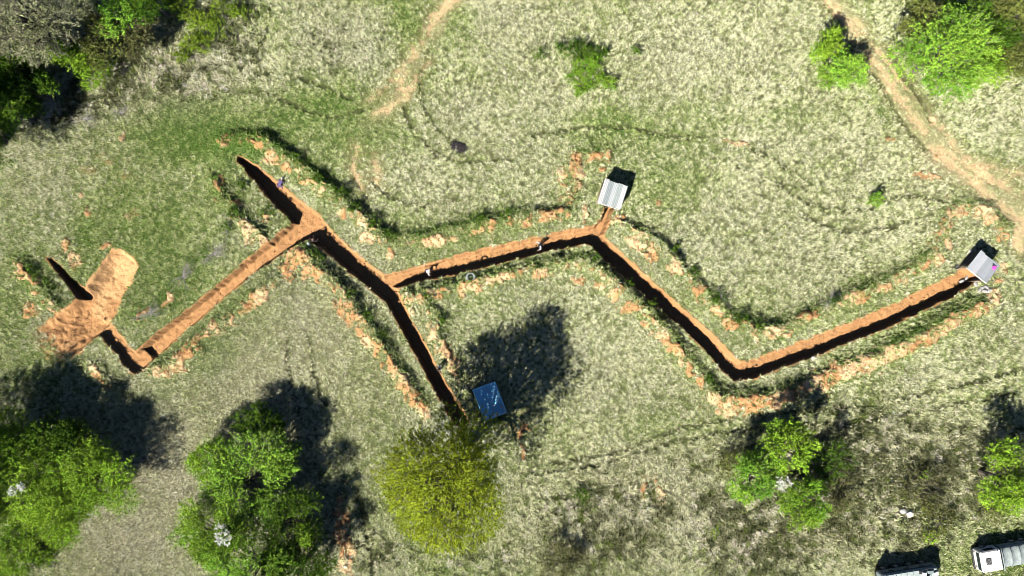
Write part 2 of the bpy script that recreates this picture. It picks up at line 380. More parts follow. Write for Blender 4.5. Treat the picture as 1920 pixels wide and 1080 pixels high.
ROUGH = [(1420,990,140,100,0,1.0),(1620,900,200,130,0,1.0),(1150,990,140,90,0,.8),(1800,880,120,90,0,.9),(1340,870,90,40,0,.6),(330,130,120,60,0,.75),(110,195,90,45,0,.8),(420,60,80,80,0,.7),(640,90,100,80,0,.45),(720,1040,90,50,0,.5),(200,150,100,60,0,.8),(900,1040,160,50,0,.5)]
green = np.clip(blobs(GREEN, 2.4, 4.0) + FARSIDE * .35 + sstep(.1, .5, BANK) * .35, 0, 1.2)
pale = blobs(PALE, 2.4, 4.0); brown = blobs(BROWN, 2.4, 4.0); rough = blobs(ROUGH, 2.2, 3.0)
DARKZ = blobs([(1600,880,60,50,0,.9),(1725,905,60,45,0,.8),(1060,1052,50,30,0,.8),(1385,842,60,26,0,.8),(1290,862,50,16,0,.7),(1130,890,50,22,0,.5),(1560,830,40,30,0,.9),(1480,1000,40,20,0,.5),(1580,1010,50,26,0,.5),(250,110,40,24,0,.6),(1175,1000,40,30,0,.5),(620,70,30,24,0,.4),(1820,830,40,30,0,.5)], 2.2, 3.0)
TRACKSIDE = np.full(XX.shape, -9.0, np.float32)
for t in TRACK: line_field([(a, b, c + 26) for a, b, c in t], 1.8, 2.0, TRACKSIDE)
trackside = sstep(-.7, .5, TRACKSIDE)
LANEF = np.full(XX.shape, -9.0, np.float32)
line_field([(1550,-10,34),(1605,60,40),(1655,130,46),(1708,210,52),(1768,290,70),(1830,345,74),(1900,390,80),(1950,430,80)], 2.2, 2.5, LANEF)
line_field([(855,-10,26),(805,70,24),(765,140,26),(735,200,24),(690,240,18)], 2.2, 2.5, LANEF)
lane = sstep(-.5, .8, LANEF + (n_mid - .5) * 1.4) * (.55 + .6 * n_cl)

# ---- terrain height
wall = 0.30 + 0.16 * (n_mid - .4) + .5 * np.maximum(n_fine - .58, 0)
TRF = TRF + (n_xf - .5) * .16 * sstep(.7, .0, np.abs(TRF))
CTR = np.full(XX.shape, -9.0, np.float32); line_field(TR[2], 1.0, .55, CTR)
TDEP = np.where(CTR > -.6, .68, 1.15)
TZ = -TDEP * sstep(0.0, 1.0, TRF / wall)
relief = (n_cl - .5) * (.05 + .65 * rough) + (n_big - .5) * .9 + (n_fine - .5) * .05
open_ = sstep(0.0, 1.2, -np.maximum(TRF, PITF))
ZZ = relief * (.25 + .75 * open_) + BANK * sstep(-.1, .7, -TRF) * sstep(-.1, .6, -PITF)
base_in = np.where(np.maximum(TRF, PITF) > 0, (n_big - .5) * .9 * .25 + (n_fine - .5) * .10, 0)
ZZ = np.where(np.maximum(TRF, PITF) > 0, base_in, ZZ)
ZZ = ZZ + np.minimum(TZ, PITZ) - .13 * rut - .07 * track * (1 - trench_in) - .02 * trackside
ZZ = ZZ + soil * (.12 + (n_fine - .5) * .32 + (n_xf - .5) * .22)
ZZ = ZZ + np.clip(PITF, 0, .5) * 2 * ((n_fine - .5) * .16 + (n_mid - .5) * .20)
ZZ = ZZ + np.where(np.maximum(TRF, PITF) > .1, (n_xf - .5) * .10, 0)

def at(F, x, y):
    i = np.clip(((np.asarray(x) - FX0) / DX + .5).astype(int), 0, len(gx) - 1); j = np.clip(((np.asarray(y) - FY0) / DX + .5).astype(int), 0, len(gy) - 1)
    return F[i, j]
def gz(x, y): return float(at(ZZ, x, y))

# ---- colours of the bare surface; thatch darkened for the shade between tufts
C_soil = np.array([.385, .205, .090]); C_pale_soil = np.array([.55, .38, .215]); C_pit = np.array([.475, .285, .135]); C_thatch = np.array([.105, .115, .05]); C_straw = np.array([.17, .165, .095]); C_grn = np.array([.07, .14, .028]); C_brown = np.array([.28, .24, .165]); C_trk = np.array([.46, .335, .19])
def mixc(a, b, t): return a + (b - a) * t[..., None]
Cg = np.broadcast_to(C_thatch, XX.shape + (3,)).copy()
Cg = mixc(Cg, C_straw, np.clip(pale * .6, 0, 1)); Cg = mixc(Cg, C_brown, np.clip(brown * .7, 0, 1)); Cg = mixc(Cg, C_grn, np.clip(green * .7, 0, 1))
Cg = mixc(Cg, np.array([.05, .045, .025]), np.clip(rough * .8 + DARKZ * .5, 0, .85)); Cg = mixc(Cg, C_trk * .75, trackside * .35); Cg = mixc(Cg, np.array([.36, .34, .18]), np.clip(lane, 0, 1) * .6)  # rough ground near black, imitating shade in the scrub's gaps
Cg = mixc(Cg, C_trk * (.8 + .5 * n_mid[..., None]), track * .95)
Cg = mixc(Cg, mixc(np.broadcast_to(C_soil, Cg.shape), C_pale_soil, sstep(.38, .66, n_mid)), soil)
Cg = mixc(Cg, C_soil * (.85 + .3 * n_mid[..., None]), trench_in)
pc = mixc(C_soil * (.80 + .45 * n_mid + .25 * (n_xf - .5))[..., None], C_pit, .9 * sstep(.25, .8, (n_mid - .5) * 1.4 + .10 + .5 * sstep(.3, .75, along)))
Cg = mixc(Cg, pc, pit_in)
Cg = mixc(Cg, np.array([.07, .08, .03]), rut * .75 * (1 - track))
chq = blobs([(861, 277, 15, 10, -15)], 2, .8); Cg = mixc(Cg, np.array([.02, .018, .016]), sstep(.35, .6, chq))
Cg = np.clip(Cg, .01, .9)

# ---- one ground sheet that reaches far outside; openings, pit and tracks are cut out of it as surfaces of their own
ext = [.2, .4, .8, 1.5, 3, 6, 12, 25, 60, 140, 300]
axx = np.concatenate([FX0 - np.array(ext[::-1]), gx, FX1 + np.array(ext)]); ayy = np.concatenate([FY0 - np.array(ext[::-1]), gy, FY1 + np.array(ext)])
ne = len(ext); pad = ((ne, ne), (ne, ne))
Zf = np.pad(ZZ, pad, mode='edge'); GX, GY = np.meshgrid(axx, ayy, indexing='ij')
Cf = np.pad(Cg, pad + ((0, 0),), mode='edge')
far = sstep(0, 3, np.maximum(np.abs(GX) - FX1, np.abs(GY) - FY1))
Zf = Zf * (1 - far); Cf = mixc(Cf, np.array([.20, .21, .11]), far)
cls = np.zeros(Zf.shape, np.int8); inner = (slice(ne, -ne), slice(ne, -ne))
cc = cls[inner]; cc[track > .55] = 3; cc[PITF > -.05] = 2; cc[(TRF > -.03) & (PITF < .1)] = 1
NXV, NYV = Zf.shape
idx = np.arange(NXV * NYV).reshape(NXV, NYV)
F4 = np.stack([idx[:-1, :-1], idx[1:, :-1], idx[1:, 1:], idx[:-1, 1:]], -1).reshape(-1, 4)
fc = cls[:-1, :-1].reshape(-1)
V3 = np.stack([GX, GY, Zf], -1).reshape(-1, 3); C3 = Cf.reshape(-1, 3)
M_earth = earth('grassy_earth', .35, 16)
M_soil = earth('orange_soil', .16, 30, .8)
M_track = earth('trodden_soil', .22, 24, .6)
def sub(name, k, mat, label, cat):
    f = F4[fc == k]; u, inv = np.unique(f, return_inverse=True)
    o = link(name, npmesh(name, V3[u], inv.reshape(f.shape), C3[u], True), mat)
    return tag(o, label, cat, kind='structure')
sub('ground', 0, M_earth, 'uneven grassy field with spoil banks beside the trench', 'ground')
sub('trench', 1, M_soil, 'zigzag trench dug into orange soil across the field', 'trench')
sub('pit', 2, M_soil, 'wide shallow orange pit with a ramp at the left', 'pit')
sub('path', 3, M_track, 'bare wheel tracks worn through the grass', 'path')

# ================================================================== GRASS (nobody could count it)
def grass():
    sp = .112; X0, X1, Y0, Y1 = -58, 58, -36, 36
    a, b = np.meshgrid(np.arange(X0, X1, sp), np.arange(Y0, Y1, sp), indexing='ij')
    n = a.size
    x = a.ravel() + rng.uniform(-.5, .5, n) * sp * 1.3; y = b.ravel() + rng.uniform(-.5, .5, n) * sp * 1.3
    bare = np.maximum.reduce([at(soil, x, y) ** 1.4 * .88, at(trench_in, x, y) * 1.2, at(pit_in, x, y) * 1.03, at(track, x, y) * .82, at(lane, x, y) * .28, at(rut, x, y) * .80, sstep(.3, .6, at(chq, x, y))])
    gapn = fbm(x, y, .16, 2, 131)
    keep = rng.random(n) > np.maximum(bare, .92 * sstep(.50, .36, gapn) * (1 - .5 * at(green, x, y).clip(0, 1)))
    x = x[keep]; y = y[keep]; n = len(x)
    R = at(rough, x, y); G = at(green, x, y); Pl = at(pale, x, y); B = at(brown, x, y); TS = at(trackside, x, y); LN = np.clip(at(lane, x, y), 0, 1); FS = at(FARSIDE, x, y)
    cl = fbm(x, y, .19 + 0 * x, 2, 61); cl2 = fbm(x, y, 1.5, 3, 67); big = fbm(x, y, 6, 3, 71); mid = fbm(x, y, 2.6, 2, 73)
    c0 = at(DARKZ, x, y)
    tall = sstep(.32, .68, cl * .92 + cl2 * .08 + (cl2 - .5) * R * 1.0)
    h = (.055 + .17 * tall) * (1 + 1.4 * R) * (1 - .5 * TS) * (1 - .45 * LN) * (1 - .3 * np.clip(G, 0, 1)) + .05 * FS
    h *= rng.uniform(.7, 1.3, n)
    dry = np.clip(.60 + .34 * Pl - .52 * G + .50 * (big - .5) + .12 * (mid - .5) + .55 * (tall - .5) + rng.normal(0, .2, n), 0, 1)
    c_g = np.array([.145, .28, .042]); c_m = np.array([.44, .53, .185]); c_p = np.array([.84, .86, .515]); c_b = np.array([.84, .78, .54]); c_d = np.array([.13, .105, .07])
    t1 = sstep(0, .5, dry)[:, None]; t2 = sstep(.45, 1, dry)[:, None]
    c = c_g * (1 - t1) + c_m * t1; c = c * (1 - t2) + c_p * t2
    bb = np.clip(B * .8 * rng.uniform(.5, 1.2, n), 0, 1)[:, None]; c = c * (1 - bb) + (c_b * (1 - .0 * t2)) * bb
    ll = (LN * .55 * rng.uniform(.3, 1.2, n))[:, None]; c = c * (1 - ll) + np.array([.46, .43, .24]) * ll
    dk = (sstep(.56, .36, cl * .85 + cl2 * .15) * np.clip(.22 + R, 0, 1))[:, None] * .85
    c = c * (1 - dk) + (c_d * .55 + c_g * .45) * dk
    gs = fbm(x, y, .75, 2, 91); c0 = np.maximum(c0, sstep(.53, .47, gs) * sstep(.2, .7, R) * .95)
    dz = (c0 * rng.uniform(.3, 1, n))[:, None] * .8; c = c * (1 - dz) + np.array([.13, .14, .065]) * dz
    c = c * (rng.uniform(.62, 1.3, (n, 1))) * (1 - .35 * FS[:, None] * (cl[:, None] > .42))  # last factor paints bank shade into the far side grass
    wind = fbm(x, y, 5, 2, 83) * 6.28 * 1.6
    z = at(ZZ, x, y)
    NB = 6; vs = []; cs = []
    for k in range(NB):
        az = np.where(rng.random(n) < .22 * (1 - .8 * R), wind + rng.normal(0, .7, n), rng.uniform(0, 6.28, n))
        lean = rng.uniform(.55, 1.4, n); L = h * rng.uniform(.8, 1.5, n) * (1 - .35 * R) + .05
        bx = x + rng.normal(0, .055, n); by = y + rng.normal(0, .055, n); w = rng.uniform(.024, .056, n) * (1 + .7 * R)
        ca, sa = np.cos(az), np.sin(az)
        tip = np.stack([bx + ca * np.sin(lean) * L, by + sa * np.sin(lean) * L, z + np.cos(lean) * L], -1)
        tw = rng.uniform(-.5, .5, n) * w
        l = np.stack([bx - sa * w, by + ca * w, z - .03 + tw], -1); r = np.stack([bx + sa * w, by - ca * w, z - .03 - tw], -1)
        vs.append(np.stack([l, r, tip], 1)); cv = c * rng.uniform(.8, 1.2, (n, 1))
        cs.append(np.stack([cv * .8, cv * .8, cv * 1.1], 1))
    v = np.concatenate(vs).reshape(-1, 3); c = np.clip(np.concatenate(cs).reshape(-1, 3), 0.005, .85)
    f = np.arange(len(v)).reshape(-1, 3)
    o = link('grass', npmesh('grass', v, f, c), leafy('grass_blade', .25))
    tag(o, 'pale dry meadow grass with greener patches', 'grass', kind='stuff')
grass()

def scrub():
    n = 60000
    x = rng.uniform(-50, 50, n); y = rng.uniform(-29, 29, n); R = at(rough, x, y)
    k = rng.random(n) < sstep(.25, .9, R) * .85; x = x[k]; y = y[k]; n = len(x)
    gap = fbm(x, y, .75, 2, 91); dark = gap < .50
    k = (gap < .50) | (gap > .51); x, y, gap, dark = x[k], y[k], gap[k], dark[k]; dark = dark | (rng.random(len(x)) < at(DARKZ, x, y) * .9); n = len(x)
    z = at(ZZ, x, y); vs = []; cs = []
    tone = np.where(dark[:, None], np.array([[.12, .13, .06]]), np.array([[.80, .72, .58]])) * rng.uniform(.6, 1.25, (n, 1))
    gm = (rng.random(n) < .16)[:, None]; tone = np.where(gm, np.array([[.15, .20, .04]]) * rng.uniform(.6, 1.3, (n, 1)), tone)
    for b in range(11):
        az = rng.uniform(0, 6.28, n); ln = rng.uniform(.5, 1.35, n); L = np.where(dark, rng.uniform(.3, .6, n), rng.uniform(.18, .38, n)); w = rng.uniform(.025, .06, n) * np.where(dark, 1.5, 1)
        bx = x + rng.normal(0, .12, n); by = y + rng.normal(0, .12, n); ca, sa = np.cos(az), np.sin(az); z0 = z + rng.uniform(0, .12, n)
        tip = np.stack([bx + ca * np.sin(ln) * L, by + sa * np.sin(ln) * L, z0 + np.cos(ln) * L], -1)
        l = np.stack([bx - sa * w, by + ca * w, z0], -1); r = np.stack([bx + sa * w, by - ca * w, z0], -1)
        vs.append(np.stack([l, r, tip], 1)); cs.append(np.repeat((tone * rng.uniform(.75, 1.25, (n, 1)))[:, None], 3, 1))
    v = np.concatenate(vs).reshape(-1, 3); c = np.clip(np.concatenate(cs).reshape(-1, 3), .005, .85)
    o = link('dry_scrub', npmesh('dry_scrub', v, np.arange(len(v)).reshape(-1, 3), c), leafy('grass_blade', .25))
    tag(o, 'tangled pale and dark dry scrub in the lower right and upper left of the field', 'scrub', kind='stuff')
scrub()

def clods():
    n = 11000
    x = rng.uniform(-49, 49, n * 6); y = rng.uniform(-28, 28, n * 6)
    w = np.maximum.reduce([at(soil, x, y) * .8, at(trench_in, x, y) * .35, np.where(at(PITF, x, y) > 0, 1.0, 0)])
    k = rng.random(len(x)) < w * .9; x = x[k]; y = y[k]; n = len(x)
    base = np.array([(1, 0, 0), (-1, 0, 0), (0, 1, 0), (0, -1, 0), (0, 0, 1), (0, 0, -1)], float)
    tri = np.array([(0, 2, 4), (2, 1, 4), (1, 3, 4), (3, 0, 4), (2, 0, 5), (1, 2, 5), (3, 1, 5), (0, 3, 5)])
    s = (.02 + .10 * rng.random(n) ** 3) * np.where(at(PITF, x, y) > 0, .6, 1)
    v = base[None] * s[:, None, None] * rng.uniform(.5, 1.3, (n, 6, 1))
    a = rng.uniform(0, 6.28, n); ca, sa = np.cos(a)[:, None], np.sin(a)[:, None]
    v = np.stack([v[..., 0] * ca - v[..., 1] * sa, v[..., 0] * sa + v[..., 1] * ca, v[..., 2] * .9], -1)
    v += np.stack([x, y, at(ZZ, x, y) + s * .4], -1)[:, None]
    f = (tri[None] + (np.arange(n) * 6)[:, None, None]).reshape(-1, 3)
    c = np.repeat(np.array([[.44, .22, .10]]) * rng.uniform(.6, 1.3, (n, 1)), 6, 0)
    o = link('loose_soil', npmesh('loose_soil', v.reshape(-1, 3), f, c), M_soil)
    tag(o, 'loose orange soil crumbs in the trench and on its banks', 'soil', kind='stuff')
clods()

# ================================================================== TREES AND SHRUBS
def unit(v): return v / (np.linalg.norm(v, axis=-1, keepdims=True) + 1e-9)
PAL = {  # leaf colours: (main, second)
 'lime':   ((.35, .56, .05), (.21, .41, .03)),
 'bright': ((.20, .44, .045), (.33, .56, .06)),
 'yellow': ((.37, .45, .03), (.27, .36, .025)), 'gorse': ((.27, .40, .035), (.17, .27, .03)),
 'green':  ((.17, .36, .03), (.28, .45, .045)),
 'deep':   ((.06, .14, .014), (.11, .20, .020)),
 'olive':  ((.20, .24, .055), (.15, .17, .045)),
 'grey':   ((.30, .30, .19), (.24, .27, .12)),
 'brown':  ((.20, .19, .09), (.14, .16, .05)),
 'white':  ((.85, .85, .80), (.80, .82, .72)),
}
def tree(name, label, cat, ax, ay, R, top, pal, style='tree', group=None, ell=1.0, rot=0.0, leaf=.15, lai=4.3, clump=1.15, seed=0, twig=.2, cbase=None, spray=None):
    """ax, ay: where the crown is seen; R: crown radius; top: height"""
    g = np.random.default_rng(1000 + seed)
    shrub = style == 'shrub'
    cb = (.08 * top if shrub else .30 * top) if cbase is None else cbase
    cz = (top + cb) / 2; rz = (top - cb) / 2
    X0, Y0 = PE(ax, ay, cz * 1.1); zb = gz(X0, Y0)
    root = thing(name, label, cat, (X0, Y0, zb - .05), 0, group)
    K = int(max(5, (6 + R * R * 1.1) * clump)); K = min(K, 46)
    i = np.arange(K) + .5; ga = i * 2.399963 + g.normal(0, .35, K)
    zz = -.35 + 1.3 * (i / K); zz = np.clip(zz + g.normal(0, .24, K), -.7, 1.05)
    rr = np.sqrt(np.clip(1 - zz * zz * .85, .05, 1)) * g.uniform(.58, 1.10, K)
    lob = 1 + .16 * np.sin(ga * 2 + g.uniform(0, 6)) + .12 * np.sin(ga * 3 + g.uniform(0, 6))
    cx = np.cos(ga) * rr * R * .78 * lob; cy = np.sin(ga) * rr * R * .78 * lob * ell
    c, s = math.cos(math.radians(rot)), math.sin(math.radians(rot)); cx, cy = cx * c - cy * s, cx * s + cy * c
    cc = np.stack([cx, cy, cz + zz * rz * .74], -1)
    rc = R * g.uniform(.22, .38, K) * (1.15 if K < 12 else 1)
    ls0 = leaf; sl = spray if spray else min(.75, .28 + R * .11)
    M = 12
    N = int(min(lai * math.pi * R * R * ell / (.34 * ls0 * ls0) / M, 6500))
    ci = g.choice(K, N, p=rc ** 2 / np.sum(rc ** 2))
    d = unit(g.normal(0, 1, (N, 3))); d[:, 2] = np.where(g.random(N) < .7, np.abs(d[:, 2]), d[:, 2])
    org = cc[ci] + d * (rc[ci] * g.uniform(.45, 1.0, N) ** .7)[:, None] * np.array([1, 1, min(1.0, rz / R * 1.2)])
    outw = unit(org - np.array([0, 0, cz - rz * .4]))
    sd = unit(d * .6 + outw * .35 + g.normal(0, .55, (N, 3)) + np.array([0, 0, .15]))
    ln = sl * g.uniform(.5, 1.3, N)
    t = (np.arange(M) / (M - 1))[None] + g.normal(0, .05, (N, M))
    jit = g.normal(0, 1, (N, M, 3)) * (.115 * sl * (1.15 - t * .7))[..., None]
    p = org[:, None] + sd[:, None] * (ln[:, None] * t)[..., None] + jit
    p[..., 2] = np.maximum(p[..., 2], .05)
    la = unit(sd[:, None] * .5 + g.normal(0, .8, (N, M, 3))); nn = unit(g.normal(0, .75 if pal != 'white' else .45, (N, M, 3)) + np.array([0, 0, .8]) + outw[:, None] * .4 + (np.array([-.35, -.45, .6]) if pal == 'white' else 0))
    lb = unit(np.cross(nn, la)); sz = ls0 * g.uniform(.55, 1.25, (N, M, 1))
    v = np.stack([p - la * sz * .5, p + lb * sz * .34, p + la * sz * .5, p - lb * sz * .34], 2).reshape(-1, 3)
    a, b = (np.array(q) for q in PAL[pal])
    mixf = np.clip(.5 + g.normal(0, .33, N) + g.normal(0, .3, K)[ci], 0, 1)[:, None]
    col = (a * (1 - mixf) + b * mixf) * g.uniform(.72, 1.18, (N, 1)) * (.70 + .55 * g.random(K)[ci])[:, None]
    col = np.repeat(col, M, 0) * g.uniform(.85, 1.15, (N * M, 1))
    col = np.repeat(col, 4, 0)
    if twig > 0:
        nt_ = int(N * twig); q = g.choice(N, nt_, replace=False) if nt_ < N else np.arange(N)
        o0 = org[q] - outw[q] * sl * .6; e0 = org[q] + sd[q] * (ln[q] * 1.15)[:, None]; wv = unit(np.cross(sd[q], g.normal(0, 1, (len(q), 3)))) * (.012 + .004 * R)
        v = np.concatenate([v, np.stack([o0 - wv, o0 + wv, e0 + wv * .3, e0 - wv * .3], 1).reshape(-1, 3)])
        col = np.concatenate([col, np.repeat(np.array([[.27, .25, .20]]) * g.uniform(.6, 1.3, (len(q), 1)), 4, 0)])
    f = np.arange(len(v)).reshape(-1, 4)
    link('foliage' if shrub else 'crown', npmesh('foliage' if shrub else 'crown', v, f, np.clip(col, 0, .85)), leafy('leaf', .22), root)
    # trunk / stems with limbs to every clump and thin twigs
    mb = MB(); tr = max(.03, .028 * top + .012 * R)
    if shrub:
        for k in range(min(K, 12)):
            e = cc[k] * np.array([1, 1, .95]); mid = e * np.array([.45, .45, .5]) + g.normal(0, .05, 3)
            mb.tube([(e[0] * .08, e[1] * .08, -.1), mid, e], [tr * .6, tr * .42, tr * .15], 5)
    else:
        zt = cz - rz * .15; lean = g.normal(0, .05 * top, 2)
        tp = [(0, 0, -.15), (lean[0] * .3, lean[1] * .3, zt * .4), (lean[0] * .7, lean[1] * .7, zt * .75), (lean[0], lean[1], zt)]
        mb.tube(tp, [tr * 1.25, tr, tr * .8, tr * .55], 8)
        for k in range(K):
            f0 = g.uniform(.45, 1.0); q0 = np.array([lean[0] * f0, lean[1] * f0, zt * f0]); e = cc[k]
            m1 = q0 + (e - q0) * .35 + np.array([0, 0, .06 * top]) + g.normal(0, .12, 3) * R * .2; m2 = q0 + (e - q0) * .72 + np.array([0, 0, .04 * top]) + g.normal(0, .1, 3) * R * .2
            mb.tube([q0, m1, m2, e], [tr * .42, tr * .3, tr * .2, tr * .08], 5)
    mb.build('stem' if shrub else 'trunk', plain('bark', (.13, .105, .08), .9, 0, .35, 6, .4), root)
    return root

sd_ = [0]
def T(name, label, cat, *a, **k):
    sd_[0] += 1; return tree(name, label, cat, *a, seed=sd_[0], **k)
# ---- the big one under which the blue roof stands
T('tree', 'big round yellow-green tree below the blue-roofed shelter', 'tree', 838, 903, 6.0, 13.6, 'yellow', leaf=.15, lai=3.9, cbase=1.0, spray=.5, twig=.35, clump=1.3)
# ---- lower left thicket
G1 = 'trees of the lower left thicket'
T('tree', 'broad bright green tree at the left edge, right of the white blossom', 'tree', 66, 905, 4.4, 5.2, 'lime', group=G1, spray=.9)
T('tree', 'bright green tree with wispy sprays on the right side of the left edge thicket', 'tree', 176, 890, 3.6, 4.8, 'lime', group=G1, spray=.9)
T('tree', 'lighter yellow-green tree forming the lower tip of the left edge thicket', 'tree', 108, 950, 3.1, 5.0, 'lime', group=G1)
T('tree', 'dark leaf mass behind the bright trees at the left edge, standing for their shaded side', 'tree', 110, 825, 2.6, 4.6, 'deep', group=G1)  # dark leaves imitate the thicket's own shaded north side
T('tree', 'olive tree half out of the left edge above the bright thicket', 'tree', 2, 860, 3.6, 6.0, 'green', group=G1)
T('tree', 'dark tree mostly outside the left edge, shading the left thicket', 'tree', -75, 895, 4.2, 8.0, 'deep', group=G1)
T('blossoming_shrub', 'small white blossoming shrub at the left edge of the bright thicket', 'shrub', 26, 925, .8, 6.6, 'white', 'shrub', leaf=.09, lai=1.2, cbase=5.6, twig=0, spray=.25)
T('shrub', 'dark green shrub in the bottom left corner of the field', 'shrub', 30, 1040, 3.1, 3.6, 'green', 'shrub')
T('shrub', 'olive brown shrub right of the bottom left corner shrub', 'shrub', 88, 1018, 1.6, 2.0, 'brown', 'shrub', lai=2)
T('shrub', 'grey-green twiggy shrub just below the left edge thicket', 'shrub', 28, 972, 1.7, 2.2, 'olive', 'shrub', lai=2)
# ---- lower centre-left thicket
G2 = 'trees of the lower thicket'
T('tree', 'light green tree in the middle of the lower thicket, with grey twigs', 'tree', 462, 905, 4.2, 4.7, 'bright', group=G2, twig=.6)
T('tree', 'yellow-green tree at the upper left of the lower thicket', 'tree', 408, 868, 2.7, 4.0, 'lime', group=G2)
T('tree', 'tree at the top of the lower thicket, shade put into its dark leaves', 'tree', 490, 800, 2.2, 3.2, 'deep', group=G2)  # leaf colour carries the shadow lying on this crown
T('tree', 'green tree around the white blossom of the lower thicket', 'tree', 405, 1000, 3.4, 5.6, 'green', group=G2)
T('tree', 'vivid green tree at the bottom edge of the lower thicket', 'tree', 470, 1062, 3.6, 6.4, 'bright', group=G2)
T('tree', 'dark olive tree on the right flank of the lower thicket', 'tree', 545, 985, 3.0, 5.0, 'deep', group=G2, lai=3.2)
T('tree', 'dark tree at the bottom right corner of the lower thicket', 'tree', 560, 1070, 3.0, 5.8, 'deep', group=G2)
T('tree', 'small green tree on the right shoulder of the lower thicket', 'tree', 530, 868, 1.7, 4.6, 'bright', group=G2)
T('sapling', 'small bright lime sapling standing against the shade right of the lower thicket', 'tree', 577, 1004, 1.0, 5.4, 'lime')
T('blossoming_shrub', 'large white blossoming shrub inside the lower thicket', 'shrub', 413, 1010, .85, 7.2, 'white', 'shrub', leaf=.10, lai=1.5, cbase=6.4, twig=0, spray=.28)
# ---- lower right group
T('tree', 'vivid lime green tree beside the orange bank at the lower right', 'tree', 1480, 842, 2.5, 5.6, 'lime', leaf=.17, group='trees of the lower right group')
T('tree', 'dull yellow-green tree left of the white blossom at the lower right', 'tree', 1418, 893, 2.5, 4.6, 'bright', group='trees of the lower right group')
T('tree', 'mid green tree at the lower tip of the lower right group', 'tree', 1508, 942, 2.5, 4.8, 'green', group='trees of the lower right group', leaf=.16)
T('shrub', 'grey-green leggy shrub at the left end of the lower right group', 'shrub', 1376, 868, 1.5, 2.6, 'olive', 'shrub', lai=2)
T('blossoming_shrub', 'white blossoming shrub between the green trees of the lower right group', 'shrub', 1473, 911, .65, 5.2, 'white', 'shrub', leaf=.09, lai=1.4, cbase=4.8, twig=0, spray=.22)
T('shrub', 'dark brambly shrub right of the vivid lime tree', 'shrub', 1555, 862, 2.0, 3.2, 'deep', 'shrub', lai=2.2, twig=.8)
T('shrub', 'olive shrub right of the mid green tree at the lower right', 'shrub', 1580, 925, 1.8, 2.4, 'brown', 'shrub', lai=2.2, twig=.8)
T('shrub', 'small yellow-green shrub right of the lowest tree of the lower right group', 'shrub', 1568, 948, .6, 1.0, 'lime', 'shrub', lai=2)
T('tree', 'vivid lime green tree at the right edge of the field', 'tree', 1897, 908, 3.0, 6.2, 'lime', leaf=.17)
T('shrub', 'olive shrub in front of the lime tree at the right edge', 'shrub', 1862, 950, 1.4, 2.0, 'olive', 'shrub', lai=2)
T('shrub', 'grey-green bramble shrub up and right of the white sack', 'shrub', 1735, 912, 2.3, 1.6, 'brown', 'shrub', lai=1.5, twig=.9)
T('shrub', 'low olive shrub right of the white sack', 'shrub', 1755, 972, 1.8, 1.4, 'olive', 'shrub', lai=1.7, twig=.6)
T('shrub', 'low dark shrub at the bottom edge right of the big tree', 'shrub', 1055, 1055, 2.2, 1.6, 'brown', 'shrub', lai=1.7, twig=.6)
T('shrub', 'small green shrub in the tall grass right of the big tree', 'shrub', 1090, 928, .7, .7, 'deep', 'shrub', lai=2)
T('shrub', 'small lime shrub in the brambles left of the white sack', 'shrub', 1730, 890, .5, .6, 'lime', 'shrub', lai=2)
T('shrub', 'small lime shrub above the left vehicle shadow', 'shrub', 1745, 1006, .7, .8, 'lime', 'shrub', lai=2)
T('shrub', 'small lime shrub below the pale rough grass at the lower right', 'shrub', 1341, 997, .4, .6, 'lime', 'shrub', lai=2)
# ---- upper right
T('tree', 'vivid green round tree at the upper right, biggest of its group', 'tree', 1775, 100, 4.0, 7.0, 'bright', group='trees of the upper right group', leaf=.17)
T('tree', 'light lime tree at the lower right side of the upper right group', 'tree', 1842, 128, 2.4, 4.6, 'lime', group='trees of the upper right group')
T('tree', 'olive green tree at the top left of the upper right group', 'tree', 1728, 34, 2.0, 4.5, 'olive', group='trees of the upper right group')
T('tree', 'tree between the olive and green trees at the upper right, leaves darkened as shade', 'tree', 1822, 38, 2.3, 5.5, 'deep', group='trees of the upper right group')  # dark palette supplies the shading inside the upper right group
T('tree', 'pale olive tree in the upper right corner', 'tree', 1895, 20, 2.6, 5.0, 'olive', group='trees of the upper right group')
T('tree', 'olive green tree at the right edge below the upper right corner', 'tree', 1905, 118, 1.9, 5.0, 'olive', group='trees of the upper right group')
T('tree', 'tree just right of the track group, its shade put into dark green leaves', 'tree', 1870, 75, 1.9, 4.6, 'deep', group='trees of the upper right group')  # shade of the group painted through dark leaves
T('shrub', 'lime yellow shrub beside the dirt track, upper one of the pair', 'shrub', 1554, 84, 1.75, 3.0, 'lime', 'shrub', leaf=.15, group='shrub pair beside the track')
T('shrub', 'green shrub beside the dirt track, lower one of the pair', 'shrub', 1583, 132, 2.1, 3.0, 'bright', 'shrub', leaf=.15, group='shrub pair beside the track')
T('shrub', 'small dark green shrub alone in the pale meadow near the right track', 'shrub', 1642, 376, .65, 1.5, 'bright', 'shrub', leaf=.12)
